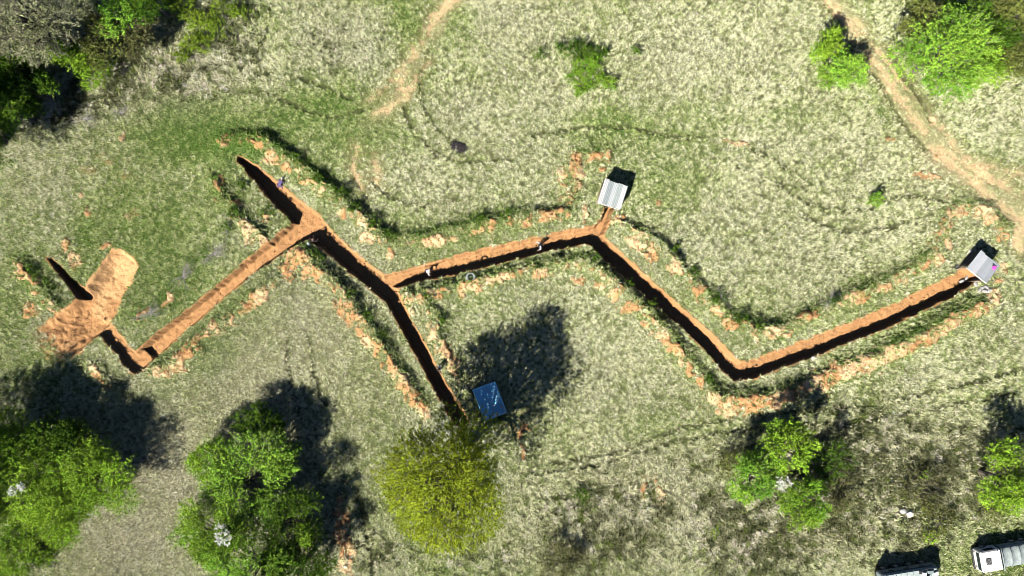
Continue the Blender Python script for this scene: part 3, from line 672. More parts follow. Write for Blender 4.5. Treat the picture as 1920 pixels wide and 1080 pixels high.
# ---- low gorse in the upper middle
LOW = [(1078, 96, 1.0), (1110, 98, .9), (1052, 92, .55), (1092, 122, .95), (1115, 122, .8), (1130, 105, .6), (1080, 148, .8), (1105, 148, .95), (1130, 150, .75), (1088, 172, .6), (1142, 158, .6), (1016, 100, .5), (1190, 98, .45)]
LOWL = ['dark low shrub at the upper left of the meadow gorse patch', 'dark low shrub at the top of the meadow gorse patch', 'small low shrub left of the meadow gorse patch', 'low green shrub in the upper middle of the gorse patch', 'low green shrub right of the middle of the gorse patch', 'small shrub at the upper right of the gorse patch', 'low shrub on the left side of the lower gorse patch', 'yellowish low shrub in the middle of the lower gorse patch', 'low shrub on the right side of the lower gorse patch', 'small yellowish shrub at the bottom of the gorse patch', 'outlying small shrub at the lower right of the gorse patch', 'lone little shrub well left of the gorse patch', 'lone little shrub well right of the gorse patch']
for (x, y, r), lb in zip(LOW, LOWL):
    T('gorse_shrub', lb, 'shrub', x, y, r, .9, 'green' if y > 110 else 'deep', 'shrub', leaf=.13, lai=2.6, group='low gorse shrubs in the upper meadow', twig=.1)
# ---- upper left
GU = 'trees of the upper left wood'
T('tree', 'pale grey-green twiggy tree at the top left corner', 'tree', 45, 30, 4.2, 9.5, 'grey', group=GU, twig=1.0, lai=2.6, leaf=.15)
T('tree', 'bare grey twiggy tree right of the top left corner tree', 'tree', 108, 52, 2.3, 6.5, 'grey', group=GU, twig=1.0, lai=1.4, leaf=.13)
T('tree', 'bright green tree at the top edge between dark shadows', 'tree', 226, 28, 2.0, 5.0, 'bright', group=GU)
T('tree', 'yellow-green tree at the rim of the dark shade at the upper left', 'tree', 122, 104, 2.1, 4.0, 'lime', group=GU)
T('tree', 'soft yellow-green tree right of the rim tree at the upper left', 'tree', 168, 118, 1.9, 3.2, 'lime', group=GU, leaf=.14)
T('tree', 'olive twiggy tree below the bright top edge tree', 'tree', 200, 72, 2.5, 4.0, 'olive', group=GU, twig=.8)
T('tree', 'olive brown tree right of the twiggy olive tree, upper left', 'tree', 256, 66, 2.0, 3.4, 'brown', group=GU, twig=.8)
T('tree', 'dark-leaved tree at the left edge, standing for deep shadow in the upper left wood', 'tree', 30, 120, 3.2, 5.0, 'deep', group=GU)  # fills the wood's shadow area with dark leaf colour
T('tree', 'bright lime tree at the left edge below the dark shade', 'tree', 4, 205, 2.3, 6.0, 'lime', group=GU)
T('tree', 'dark tree below the deep shade of the upper left wood', 'tree', 58, 168, 2.2, 5.0, 'deep', group=GU)  # second dark crown imitating the same shadow area
T('tree', 'dark-leaved tree at the top edge right of the bright green one, standing for a shadow', 'tree', 275, -4, 2.0, 6.0, 'deep', group=GU)  # dark crown placed where a cast shadow lies
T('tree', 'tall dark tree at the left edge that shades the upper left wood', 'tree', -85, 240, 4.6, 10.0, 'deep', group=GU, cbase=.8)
LOW2 = [(345, 18, 1.1), (378, 42, 1.3), (412, 30, 1.1), (446, 22, .9), (360, 82, 1.0), (386, 88, .9), (342, 104, .7), (325, 8, .8), (410, 60, .7)]
LOW2L = ['gorse shrub near the top edge right of the dark wood', 'largest gorse shrub of the upper left patch', 'gorse shrub right of the largest one, upper left patch', 'rightmost gorse shrub of the upper left patch', 'gorse shrub of the lower pair in the upper left patch, left one', 'gorse shrub of the lower pair in the upper left patch, right one', 'lowest small gorse shrub of the upper left patch', 'gorse shrub touching the top edge beside the dark wood', 'small gorse shrub below and right of the largest one']
for (x, y, r), lb in zip(LOW2, LOW2L):
    T('gorse_shrub', lb, 'shrub', x, y, r, 1.1, 'gorse', 'shrub', leaf=.13, lai=2.6, group='gorse shrubs of the upper left patch', twig=.1)
# ---- dark weeds added to deepen the shade behind the spoil banks
SHADE_WEEDS = [(640, 365, .7), (665, 392, .6), (705, 422, .7), (735, 440, .6), (600, 335, .5), (560, 300, .5), (900, 412, .55), (950, 402, .5), (1262, 470, .6), (1300, 512, .6), (1345, 560, .6), (1385, 595, .6), (1420, 606, .6), (1560, 565, .6), (1180, 530, .5), (1222, 572, .5), (1335, 712, .6), (660, 550, .5), (690, 590, .5), (720, 625, .5), (805, 555, .45), (828, 600, .5), (595, 478, .6), (1115, 482, .5), (445, 400, .6), (430, 425, .6), (500, 395, .5), (65, 510, .6), (95, 530, .6), (450, 350, .6)]
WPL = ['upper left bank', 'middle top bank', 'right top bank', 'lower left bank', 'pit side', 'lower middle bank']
for k, (x, y, r) in enumerate(SHADE_WEEDS):
    T('shade_weed', 'dark leafy weed clump added to deepen the shade behind a spoil bank', 'weed', x, y, r, .55, 'deep', 'shrub', leaf=.13, lai=2.0, twig=.3, group='dark weed clumps deepening the shade of the spoil banks')

# ================================================================== SHELTERS
M_log = plain('weathered_wood', (.20, .15, .10), .85, 0, .35, 5, .4)
M_dark = plain('dark_canvas', (.05, .055, .045), .9, 0, .3, 6)
def sheet_mesh(w, l, wave, amp, g, nx=26, ny=8):
    v = []; f = []
    dent = g.normal(0, .012, (nx + 1, ny + 1))
    for i in range(nx + 1):
        for j in range(ny + 1):
            x = -w / 2 + w * i / nx
            v.append((x, -l / 2 + l * j / ny, amp * math.sin(x / wave * 2 * math.pi) + dent[i, j] * .4))
    for i in range(nx):
        for j in range(ny):
            a = i * (ny + 1) + j; f.append((a, a + ny + 1, a + ny + 2, a + 1))
    n = len(v); v += [(x, y, z - .012) for x, y, z in v]; f += [tuple(n + k for k in reversed(q)) for q in f]
    def edge(seq):
        for a, b in zip(seq[:-1], seq[1:]): f.append((b, a, a + n, b + n))
    edge([j for j in range(ny, -1, -1)]); edge([nx * (ny + 1) + j for j in range(ny + 1)])
    edge([i * (ny + 1) for i in range(nx + 1)]); edge([i * (ny + 1) + ny for i in range(nx, -1, -1)])
    m = MB(); m.add(v, f); return m
def shelter(label, px, py, h, w, l, ang, tones, tilt, seed, blue=False, open_side=-1):
    g = np.random.default_rng(seed)
    x, y = PE(px, py, h); a = math.radians(ang)
    z = max(gz(x + dx, y + dy) for dx in (-1.3, 0, 1.3) for dy in (-1.3, 0, 1.3)) - .1
    t = thing('shelter', label, 'shelter', (x, y, z), a)
    hx, hy = w / 2 - .12, l / 2 - .12
    for sx_ in (-1, 1):
        for sy_ in (-1, 1):
            MB().tube([(sx_ * hx, sy_ * hy, -1.4), (sx_ * hx + g.normal(0, .02), sy_ * hy, h - .10 + tilt * sy_ * .4)], [.07, .055], 8).build('post', M_log, t, True)
    for sx_, sy_ in ((1, 0), (-1, 0), (0, -open_side)):
        m = MB(); ln = (2 * hy if sx_ else 2 * hx) - .1
        k = 0; zz = -.5
        while zz < h - .3:
            r = g.uniform(.055, .08)
            c = (sx_ * hx * 1.0 + (sx_ * .06), sy_ * hy + sy_ * .06, zz + r)
            d = (0, ln / 2 + g.uniform(-.05, .12), 0) if sx_ else (ln / 2 + g.uniform(-.05, .12), 0, 0)
            m.tube([(c[0] - d[0], c[1] - d[1], c[2]), (c[0] + d[0], c[1] + d[1], c[2])], r, 7); zz += 2 * r - .01; k += 1
        m.build('wall', M_log, t, True)
    for sx_ in (-1, 1):
        MB().box((sx_ * hx, 0, h - .07), (.09, l - .06, .09), bev=.01, rx=tilt * .8 / l).build('beam', M_log, t)
    roof = MB().box((0, 0, h - .005), (w - .1, l - .08, .03), rx=tilt * .8 / l).build('roof', M_log, t)
    ns = len(tones); sw = w / ns
    if not blue:
        for i, c in enumerate(tones):
            sh = sheet_mesh(sw + .05, l + g.uniform(-.1, .12), .076 * 2, .012, g)
            mname = 'zinc_%d_%d' % (seed, i)
            ob = sh.build('sheet', plain(mname, c, .42, .25, .10, 3, .05), roof)
            ob.location = (-w / 2 + sw * (i + .5), g.uniform(-.04, .04), h + .035 + (.016 if i % 2 else 0))
            ob.rotation_euler = (tilt * .8 / l + g.normal(0, .006), g.normal(0, .012), g.normal(0, .008))
        MB().box((0, -l / 2 - .035, h - .06 - tilt * .4), (w + .06, .035, .14), bev=.008).build('fascia', plain('white_board', (.75, .74, .70), .6, 0, .1), t)
    return t
s1 = shelter('pale corrugated metal roofed shelter at the end of the short trench spur', 1148, 365, 1.6, 2.16, 2.2, -18, [(.55,.55,.55), (.30,.34,.35), (.48,.51,.52), (.36,.40,.40), (.56,.58,.58)], .12, 5)
s2 = shelter('grey corrugated metal roofed shelter at the right end of the trench, pink cloth on it', 1842, 500, 1.55, 2.2, 2.02, -38.5, [(.47,.50,.54), (.52,.54,.57), (.36,.39,.42), (.40,.43,.47), (.34,.37,.40)], -.10, 6)
s3 = shelter('blue-roofed shelter in the shade of the big round tree', 918, 753, 1.5, 2.2, 3.05, 20.5, [1], .1, 7, blue=True, open_side=1)
# blue tarpaulin stretched over the third roof
g = np.random.default_rng(3); m = MB(); nx, ny, w_, l_ = 26, 34, 2.26, 3.12
v = []
for i in range(nx + 1):
    for j in range(ny + 1):
        x = -w_ / 2 + w_ * i / nx; y = -l_ / 2 + l_ * j / ny
        z = 1.615 + .05 * math.sin(x * 3 + y * 1.3) * math.cos(y * 2.1) + g.normal(0, .008) + .05 * y / l_
        e = max(abs(x) / (w_ / 2), abs(y) / (l_ / 2))
        if e > .985: z -= .16
        v.append((x, y, z))
f = [(i * (ny + 1) + j, (i + 1) * (ny + 1) + j, (i + 1) * (ny + 1) + j + 1, i * (ny + 1) + j + 1) for i in range(nx) for j in range(ny)]
tp = m.add(v, f).build('tarpaulin', plain('blue_tarpaulin', (.24, .62, .88), .3, 0, .12, 2, .1), s3, True)
md = tp.modifiers.new('thick', 'SOLIDIFY'); md.thickness = .01
m = MB()
for k in range(80):
    u = g.random(); c = (w_ * (.46 - .55 * g.random() ** 2) if u < .65 else g.uniform(-1, 1), (-1.45 + 1.9 * g.random() ** 1.5) if u < .65 else g.uniform(-1.4, 1.4), 1.70 + .05 * g.random())
    m.box(c, (g.uniform(.05, .17), g.uniform(.03, .09), .012), rz=g.uniform(0, 3), rx=g.normal(0, .25))
lf = m.build('leaf_litter', plain('dry_leaf', (.45, .43, .38), .8, 0, .3, 4), s3); lf['kind'] = 'stuff'
tag(MB().box((0, 0, .03), (.45, .30, .05), bev=.02).build('sheet', plain('pale_sheet', (.72, .76, .78), .6, 0, .1)), 'small white sheet lying on the lower right corner of the blue roof', 'sheet')
for q in COL.objects:
    if q.name.startswith('sheet') and q.get('category') == 'sheet':
        x, y = PE(931, 778, 1.6); q.location = (x, y, s3.location.z + 1.69); q.rotation_euler = (0, 0, .36)
# pink cloth with a black strap on the second roof
g = np.random.default_rng(12)
m = MB(); v = []; n_ = 12
for i in range(n_ + 1):
    for j in range(n_ + 1):
        u, w__ = i / n_ - .5, j / n_ - .5; k = 1 - .35 * abs(math.sin(3 * math.atan2(w__, u + 1e-6)))
        v.append((u * .42 * k, w__ * .5 * k, .03 + .05 * g.random() * (1 - 3 * (u * u + w__ * w__))))
m.add(v, [(i * (n_ + 1) + j, (i + 1) * (n_ + 1) + j, (i + 1) * (n_ + 1) + j + 1, i * (n_ + 1) + j + 1) for i in range(n_) for j in range(n_)])
x, y = PE(1863, 502, 1.75)
t = thing('cloth', 'crumpled bright pink cloth lying on the grey metal roof', 'cloth', (x, y, s2.location.z + 1.66), -.5)
q = m.build('fabric', plain('pink_fabric', (.85, .07, .50), .8, 0, .1), t, True); mo = q.modifiers.new('thick', 'SOLIDIFY'); mo.thickness = .02
MB().tube([(-.13, .10, .07), (-.2, .17, .08), (-.28, .21, .05)], [.05, .06, .03], 7).build('strap', plain('black_cloth', (.012, .012, .014), .8), t, True)

# ================================================================== SANDBAGS, STONES, SMALL THINGS
M_bag = plain('pale_sacking', (.36, .35, .34), .9, 0, .2, 8, .3)
def bag_mesh(seed, l=.55, w=.32, h=.17):
    g = np.random.default_rng(seed); v = []; f = []; n1, n2 = 10, 12
    for i in range(n1 + 1):
        t = i / n1 * 2 - 1; k = (1 - abs(t) ** 3.2) ** .5 * .96 + .04
        for j in range(n2):
            a = 2 * math.pi * j / n2; ca, sa = math.cos(a), math.sin(a)
            v.append((t * l / 2, w / 2 * k * math.copysign(abs(ca) ** .75, ca) * (1 + g.normal(0, .03)), h / 2 * (.35 + .65 * k) * math.copysign(abs(sa) ** .75, sa) * (k * .7 + .3) + g.normal(0, .006)))
    for i in range(n1):
        for j in range(n2): f.append((i * n2 + j, i * n2 + (j + 1) % n2, (i + 1) * n2 + (j + 1) % n2, (i + 1) * n2 + j))
    f += [tuple(range(n2 - 1, -1, -1)), tuple(n1 * n2 + j for j in range(n2))]
    return MB().add(v, f)
BAGS = [(1816, 527, 20, 0, 'westernmost pale sandbag beside the mouth of the right shelter'), (1828, 533, -60, 0, 'pale sandbag just left of the front corner of the grey roof'), (1826, 522, 75, 0, 'pale sandbag half under the left front of the grey roof'), (1839, 540, 15, 0, 'pale sandbag below the front corner of the grey roof'), (1848, 539, -35, 0, 'pale sandbag right of the front corner of the grey roof'), (1834, 545, 60, 0, 'lowest pale sandbag in the heap at the right shelter'), (1853, 545, 40, 0, 'rightmost pale sandbag in the heap at the right shelter'), (1843, 546, -10, .15, 'pale sandbag lying on top of the heap at the right shelter'), (1832, 526, 5, 0, 'pale sandbag wedged in the corner between roof and trench')]
for k, (px, py, r, dz, lb) in enumerate(BAGS):
    x, y = P(px, py); q = bag_mesh(40 + k).build('sandbag', M_bag, None, True); q.location = (x, y, gz(x, y) + .10 + dz); q.rotation_euler = (0, 0, math.radians(r))
    tag(q, lb, 'sandbag', 'sandbags around the right shelter')
for px, py, lb, c in ((1703, 962, 'plump white sack lying in the brambles', (.82, .81, .78)), (1692, 957, 'crumpled grey sack left of the white one', (.38, .39, .38))):
    x, y = P(px, py); q = bag_mesh(int(px), .62, .5, .36).build('sack', plain('sack_%d' % px, c, .85, 0, .15, 6, .3), None, True); q.location = (x, y, gz(x, y) + .22); q.rotation_euler = (0, 0, .5 if px > 1700 else .1)
    tag(q, lb, 'sack')
x, y = P(580, 458); q = bag_mesh(77, .42, .24, .2).build('bag', plain('white_bag', (.8, .8, .78), .8), None, True); q.location = (x, y, gz(x, y) + .16); q.rotation_euler = (0, 0, -1.0)
tag(q, 'white bag at the trench rim beside the person in black', 'bag')
def stone(px, py, r, lb, c=(.62, .60, .55)):
    g = np.random.default_rng(int(px)); x, y = P(px, py)
    q = MB().ball((0, 0, 0), (r, r * .8, r * .6), 9, 6, .18, g).build('stone', plain('pale_stone', c, .9, 0, .2, 9)); q.location = (x, y, gz(x, y) + r * .3); tag(q, lb, 'stone')
stone(1816, 472, .22, 'pale stone on the bank left of the grey roof'); stone(1525, 671, .18, 'pale stone on the lower lip of the right trench arm'); stone(1706, 522, .15, 'white stone on the bank above the right trench arm'); stone(1413, 640, .12, 'small pale stone near the right trench bend')
x, y = P(1789, 501); t = thing('bucket', 'small black bucket standing on the bank left of the right shelter', 'bucket', (x, y, gz(x, y)))
mb = MB(); prof = [(.16, 0), (.19, .3), (.175, .3), (.15, .03), (0.0, .03)]
v = []; f = []
for r, z in prof:
    for k in range(16): v.append((r * math.cos(k * math.pi / 8), r * math.sin(k * math.pi / 8), z))
for i in range(4):
    for k in range(16): f.append((i * 16 + k, i * 16 + (k + 1) % 16, i * 16 + 16 + (k + 1) % 16, i * 16 + 16 + k))
mb.add(v, f).build('body', plain('black_plastic', (.02, .02, .022), .5), t, True)
MB().tube([(.19 * math.cos(a), .04 * math.sin(a * 2), .3 + .16 * math.sin(a)) for a in np.linspace(0, math.pi, 12)], .008, 5).build('handle', plain('wire', (.4, .4, .4), .4, .8), t, True)
# coil of pale cable on the lower lip
g = np.random.default_rng(21); pts = []
for k in range(150):
    a = k / 150 * 2 * math.pi * 6; r = .36 + .045 * math.sin(k * .31) + g.normal(0, .006)
    pts.append((r * math.cos(a) + .03 * math.sin(k * .05), r * math.sin(a), .03 + .12 * k / 150 + g.normal(0, .006)))
pts += [(.36, .03, .10), (.22, .12, .13), (.02, .1, .14), (-.1, -.02, .13)]
x, y = P(883, 520); q = MB().tube(pts, .019, 6).build('cable_coil', plain('pale_cable', (.36, .41, .42), .45, .1, .15), None, True); q.location = (x, y, gz(x, y) + .26); q.rotation_euler = (.08, .1, 0)
tag(q, 'coil of pale grey cable on the grassy trench lip', 'cable coil')
# burnt heap
x, y = P(860, 277); t = thing('burnt_heap', 'black charred heap with a small white scrap in the meadow', 'burnt heap', (x, y, gz(x, y)))
g = np.random.default_rng(31); mb = MB(); N1 = 22; N2 = 14; v = []
for i in range(N1 + 1):
    for j in range(N2 + 1):
        u, w__ = i / N1 * 2 - 1, j / N2 * 2 - 1; r = math.hypot(u, w__)
        v.append((u * .85, w__ * .52, max(-.05, .18 * (1 - r * r) + g.normal(0, .035))))
mb.add(v, [(i * (N2 + 1) + j, (i + 1) * (N2 + 1) + j, (i + 1) * (N2 + 1) + j + 1, i * (N2 + 1) + j + 1) for i in range(N1) for j in range(N2)]).build('ash', plain('ash', (.035, .03, .032), .95, 0, .5, 7), t)
for k in range(16):
    a = g.uniform(0, 3.14); c = g.normal(0, .28, 2); L = g.uniform(.15, .4)
    MB().tube([(c[0] - L * math.cos(a), c[1] * .7 - L * math.sin(a), .10), (c[0] + L * math.cos(a), c[1] * .7 + L * math.sin(a), .16 + g.random() * .1)], [.035, .02], 6).build('charred_stick', plain('charcoal', (.015, .013, .012), .9), t)
MB().box((-.2, -.02, .24), (.10, .05, .012), rz=-.5, rx=.2).build('scrap', plain('white_scrap', (.75, .75, .75), .5), t)
t.rotation_euler = (0, 0, -.26)

# ---- stakes in the meadow
STAKES = [(1338, 182, 'thin stake in the pale meadow between the gorse patch and the shrub pair'), (1537, 193, 'thin stake at the foot of the lime shrub pair beside the track'), (867, 207, 'thin stake in the pale meadow right of the bare track fork'), (1147, 198, 'thin stake at the lower right of the meadow gorse patch'), (678, 177, 'thin stake left of the bare track fork'), (1824, 718, 'thin stake in the meadow under the right end of the trench'), (1564, 763, 'thin stake right of the shadow of the lower right lime tree'), (1268, 803, 'thin stake in the grass left of the orange lower bank'), (978, 906, 'thin stake right of the big round tree')]
g = np.random.default_rng(51)
for px, py, lb in STAKES:
    x, y = P(px, py); q = MB().tube([(0, 0, -.3), (g.normal(0, .01), g.normal(0, .01), 1.05), (g.normal(0, .03), g.normal(0, .03), 2.1)], [.048, .042, .034], 7).build('stake', plain('stake_wood', (.34, .29, .21), .85, 0, .3, 5), None, True)
    q.location = (x, y, gz(x, y)); tag(q, lb, 'stake', 'thin stakes standing in the meadow')
# ---- piles of dead grey branches
BRUSH = [(348, 520, 1.3, 55, 'pile of dead grey branches left of the long lit trench arm'), (405, 478, 1.3, 30, 'pile of dead grey branches near the top of the lit trench arm'), (432, 428, 1.2, 80, 'pile of dead grey branches beside the upper left trench tip'), (285, 588, 1.2, 20, 'pile of dead grey branches above the trench bend near the pit'), (228, 213, .8, 60, 'star-shaped dead grey branch in the upper left grass'), (165, 225, 1.1, 0, 'flat scatter of dead grey twigs in the upper left grass'), (1548, 566, 1.0, 40, 'dead grey branches on the right bank above the trench'), (1350, 556, .9, -45, 'dead grey branches on the bank left of the right bend'), (465, 905, 0, 0, '')]
M_dead = plain('dead_branch', (.34, .32, .29), .9, 0, .3, 5)
for px, py, r, an, lb in BRUSH:
    if not r: continue
    x, y = P(px, py); g = np.random.default_rng(int(px)); mb = MB()
    hub = Vector((0, 0, .06)); a0 = math.radians(an)
    for k in range(26):
        a = a0 + (g.normal(0, .5) + (math.pi if g.random() < .35 else 0) if py != 213 else g.uniform(0, 6.28)); L = r * g.uniform(.5, 1.25)
        st = Vector((g.normal(0, .10 * r), g.normal(0, .10 * r), .05)); p2 = st + Vector((math.cos(a) * L * .5, math.sin(a) * L * .5, g.uniform(.12, .4))); p3 = st + Vector((math.cos(a + g.normal(0, .25)) * L, math.sin(a + g.normal(0, .25)) * L, g.uniform(.05, .35)))
        mb.tube([hub, st * .6 + p2 * .4, p2, p3], [.026, .022, .016, .006], 4, False)
        for _ in range(3):
            b0 = p2 + (p3 - p2) * g.random(); aa = a + g.choice([-1, 1]) * g.uniform(.4, 1.0); mb.tube([b0, b0 + Vector((math.cos(aa), math.sin(aa), g.uniform(-.1, .4))) * r * .3], [.010, .004], 3, False)
    q = mb.build('brush_pile', M_dead); q.location = (x, y, gz(x, y) + .06); tag(q, lb, 'brush pile', 'dead branches lying in the field')

# ================================================================== PEOPLE
M_skin = plain('skin', (.45, .26, .18), .55, 0, .08)
M_hair = plain('black_hair', (.012, .010, .010), .6)
M_shoe = plain('dark_shoe', (.03, .028, .03), .6)
def skin_obj(name, vs, es, rs, mat, parent, lvl=1):
    me = bpy.data.meshes.new(name); me.from_pydata([tuple(v) for v in vs], es, []); o = link(name, me, mat, parent)
    md = o.modifiers.new('skin', 'SKIN'); md.use_smooth_shade = True
    dat = me.skin_vertices[0].data
    for i, r in enumerate(rs): dat[i].radius = (r, r) if not hasattr(r, '__len__') else r
    dat[0].use_root = True
    o.modifiers.new('sub', 'SUBSURF').levels = lvl; o.modifiers['sub'].render_levels = lvl
    return o
def person(label, loc, heading, shirt, trousers, pitch=5, twist=0, feet=((.05, .14), (-.05, -.14)), hip=.90, arms=((20, 12, 25), (15, 12, 30)), headpitch=15, lean=(0, 0), shoe=None, hair=None):
    """pitch: forward bend of the trunk; arms (left, right): swing forward, out to the side, elbow bend (degrees)"""
    t = thing('person', label, 'person', loc, math.radians(heading))
    V_ = []; E_ = []; R_ = []
    def add(p, r, par=None):
        V_.append(Vector(p)); R_.append(r)
        if par is not None: E_.append((par, len(V_) - 1))
        return len(V_) - 1
    pr = math.radians(pitch); up = Vector((math.sin(pr), 0, math.cos(pr))); fw = Vector((math.cos(pr), 0, -math.sin(pr)))
    pel = Vector((lean[0], lean[1], hip)); i_p = add(pel, (.135, .105))
    i_s = add(pel + up * .22 + fw * .01, (.125, .095), i_p); i_c = add(pel + up * .43, (.15, .105), i_s)
    nk = pel + up * .56; i_n = add(nk, .055, i_c)
    hp = math.radians(pitch * .6 + headpitch); hu = Vector((math.sin(hp), 0, math.cos(hp))); hf = Vector((math.cos(hp), 0, -math.sin(hp)))
    i_h1 = add(nk + hu * .10 + hf * .015, (.07, .08), i_n); hc = nk + hu * .18; i_h2 = add(hc, (.078, .098), i_h1); add(nk + hu * .255, (.055, .07), i_h2)
    add(hc - hu * .02 + hf * .115, .011, i_h1)                       # nose
    for s in (-1, 1): add(hc - hu * .01 + Vector((0, s * .085, 0)), .014, i_h2)   # ears
    J = {}
    for s, (sw, out, bend) in ((1, arms[0]), (-1, arms[1])):
        sh = pel + up * .47 + Vector((0, s * .185, 0)); i0 = add(sh, .062, i_c)
        a, b, c = map(math.radians, (sw, out, bend))
        d1 = (up * -math.cos(a) * math.cos(b) + fw * math.sin(a) * math.cos(b) + Vector((0, s * math.sin(b), 0))).normalized()
        el = sh + d1 * .29; i1 = add(el, .044, i0)
        d2 = (d1 * math.cos(c) + (fw * .9 + Vector((0, -s * .25, 0))).normalized() * math.sin(c)).normalized()
        wr = el + d2 * .25; i2 = add(wr, (.030, .026), i1); side = d2.cross(Vector((0, 0, 1))); side = side.normalized() if side.length > .1 else Vector((0, 1, 0))
        pa = wr + d2 * .075; i3 = add(pa, (.036, .018), i2)
        for q, (off, ln) in enumerate(((-.030, .068), (-.010, .080), (.011, .075), (.030, .058))):
            k1 = add(pa + d2 * .03 + side * off, .0095, i3); k2 = add(pa + d2 * (.03 + ln * .55) + side * off * 1.15 + Vector((0, 0, -.008)), .0088, k1); add(pa + d2 * (.03 + ln * .95) + side * off * 1.15 + Vector((0, 0, -.026)), .0075, k2)
        th1 = add(wr + d2 * .035 - side * .042, .0115, i2); add(wr + d2 * .075 - side * .062, .0095, th1)
        J['arm%d' % s] = (sh, el, wr)
    for s, ft in ((1, feet[0]), (-1, feet[1])):
        hj = pel + Vector((0, s * .095, -.06)); i0 = add(hj, .088, i_p)
        an = Vector((ft[0], ft[1], .09 + (ft[2] if len(ft) > 2 else 0))); mid = (hj + an) / 2; gap = max(0, .82 ** 2 - (hj - an).length ** 2) ** .5 / 2
        kn = mid + Vector((gap, 0, 0)); i1 = add(kn, .058, i0); ca = kn + (an - kn) * .35; i2 = add(ca, .056, i1); i3 = add(an, .040, i2)
        toe = an + Vector((.17, s * .03, -.05)); add(toe, (.04, .03), i3); J['leg%d' % s] = (hj, kn, an, toe)
    body = skin_obj('body', V_, E_, R_, M_skin, t)
    # clothes over the same joints
    sv = [pel + up * .02, pel + up * .22, pel + up * .42, pel + up * .50]; se = [(0, 1), (1, 2), (2, 3)]; sr = [(.165, .135), (.155, .125), (.18, .135), (.085, .08)]
    for s in (1, -1):
        a, b, c = J['arm%d' % s]; n0 = len(sv); sv += [a, b, b + (c - b) * .75]; se += [(2, n0), (n0, n0 + 1), (n0 + 1, n0 + 2)]; sr += [.082, .064, .052]
    skin_obj('shirt', sv, se, sr, shirt, t)
    tv = [pel + up * .04]; te = []; tr_ = [(.165, .135)]
    for s in (1, -1):
        a, b, c, _ = J['leg%d' % s]; n0 = len(tv); tv += [a, b, c + Vector((0, 0, .03))]; te += [(0, n0), (n0, n0 + 1), (n0 + 1, n0 + 2)]; tr_ += [.112, .08, .066]
    skin_obj('trousers', tv, te, tr_, trousers, t)
    for s in (1, -1):
        a, b, c, d_ = J['leg%d' % s]; skin_obj('shoe', [c + Vector((-.05, 0, -.045)), c + Vector((.06, 0, -.045)), d_ + Vector((.03, 0, 0))], [(0, 1), (1, 2)], [(.05, .045), (.052, .042), (.045, .032)], shoe or M_shoe, t)
    for s in (1, -1):
        MB().ball(hc + hf * .083 + Vector((0, s * .032, 0)) + hu * .0, .012, 8, 6).build('eye', plain('eye_white', (.7, .7, .68), .3), t, True)
    g = np.random.default_rng(int(abs(loc[0]) * 100)); hm = MB()
    X = hf; Y = Vector((0, 1, 0)); Z = hu; v = []; f = []
    for i in range(9):
        ph = -math.pi * .12 + (math.pi * .62) * i / 8
        for k in range(14):
            a = 2 * math.pi * k / 14; front = max(0, math.cos(a)); p_ = max(ph, .15 * math.pi * front); rj = 1 + g.normal(0, .03)
            v.append(hc + Z * .02 - X * .012 + (X * math.cos(a) * math.cos(p_) * .112 + Y * math.sin(a) * math.cos(p_) * .094 + Z * math.sin(p_) * .125) * rj)
    for i in range(8):
        for k in range(14): f.append((i * 14 + k, i * 14 + (k + 1) % 14, (i + 1) * 14 + (k + 1) % 14, (i + 1) * 14 + k))
    f.append(tuple(8 * 14 + k for k in range(14))); hm.add(v, f).build('cap' if hair else 'hair', hair or M_hair, t, True)
    return t
def on(px, py, dz=0.0):
    x, y = P(px, py); return (x, y, gz(x, y) + dz)
M_white = plain('white_cloth', (.74, .73, .72), .85, 0, .08); M_purple = plain('purple_cloth', (.075, .06, .17), .85, 0, .15); M_black = plain('black_cloth_wear', (.014, .014, .016), .85, 0, .15); M_navy = plain('dark_plum_cloth', (.05, .035, .06), .85, 0, .15); M_greyc = plain('light_grey_cloth', (.55, .56, .60), .85, 0, .1); M_slate = plain('slate_cloth', (.10, .11, .14), .85, 0, .15)
person('person in purple clothes and a white cap bending forward on the upper left bank', on(525, 348), 62, M_purple, M_purple, pitch=76, hair=M_white, feet=((.10, .13), (-.16, -.12)), hip=.82, arms=((70, 10, 20), (60, 12, 30)), headpitch=10)
person('person in white top and dark trousers standing astride in the trench near its left fork', on(799, 508), -12, M_white, M_navy, pitch=42, feet=((.22, .24), (-.02, -.26)), arms=((30, 30, 40), (40, 25, 50)))
person('person in light grey top standing against the lit trench wall below the pale shelter', on(1014, 459), 200, M_greyc, M_slate, pitch=10, feet=((.06, .17), (-.06, -.17)), arms=((25, 40, 60), (30, 40, 70)))
person('person with black hair and dark top standing on the rim of the lower trench arm', on(826, 689), 215, M_black, M_white, pitch=6, feet=((.03, .19), (-.03, -.19)), arms=((10, 28, 15), (12, 28, 20)))
person('person in black reaching an arm over the rim at the trench junction', on(592, 450), 165, M_black, M_black, pitch=26, feet=((.05, .15), (-.12, -.15)), arms=((85, 15, 5), (30, 20, 40)))

# ================================================================== VEHICLES
def wheel(t, c, r=.42, w=.28):
    ty = MB().cyl(c, r, w, 'y', 24).build('wheel', plain('tyre_rubber', (.025, .025, .027), .85), t, True)
    MB().cyl((c[0], c[1], c[2]), r * .55, w + .03, 'y', 16).build('rim', plain('rim_steel', (.35, .36, .34), .5, .4), ty, True)
def vehicle_at(label, name, cat, px, py, ang, h):
    x, y = PE(px, py, h); return thing(name, label, cat, (x, y, gz(x, y) - .02), math.radians(ang))
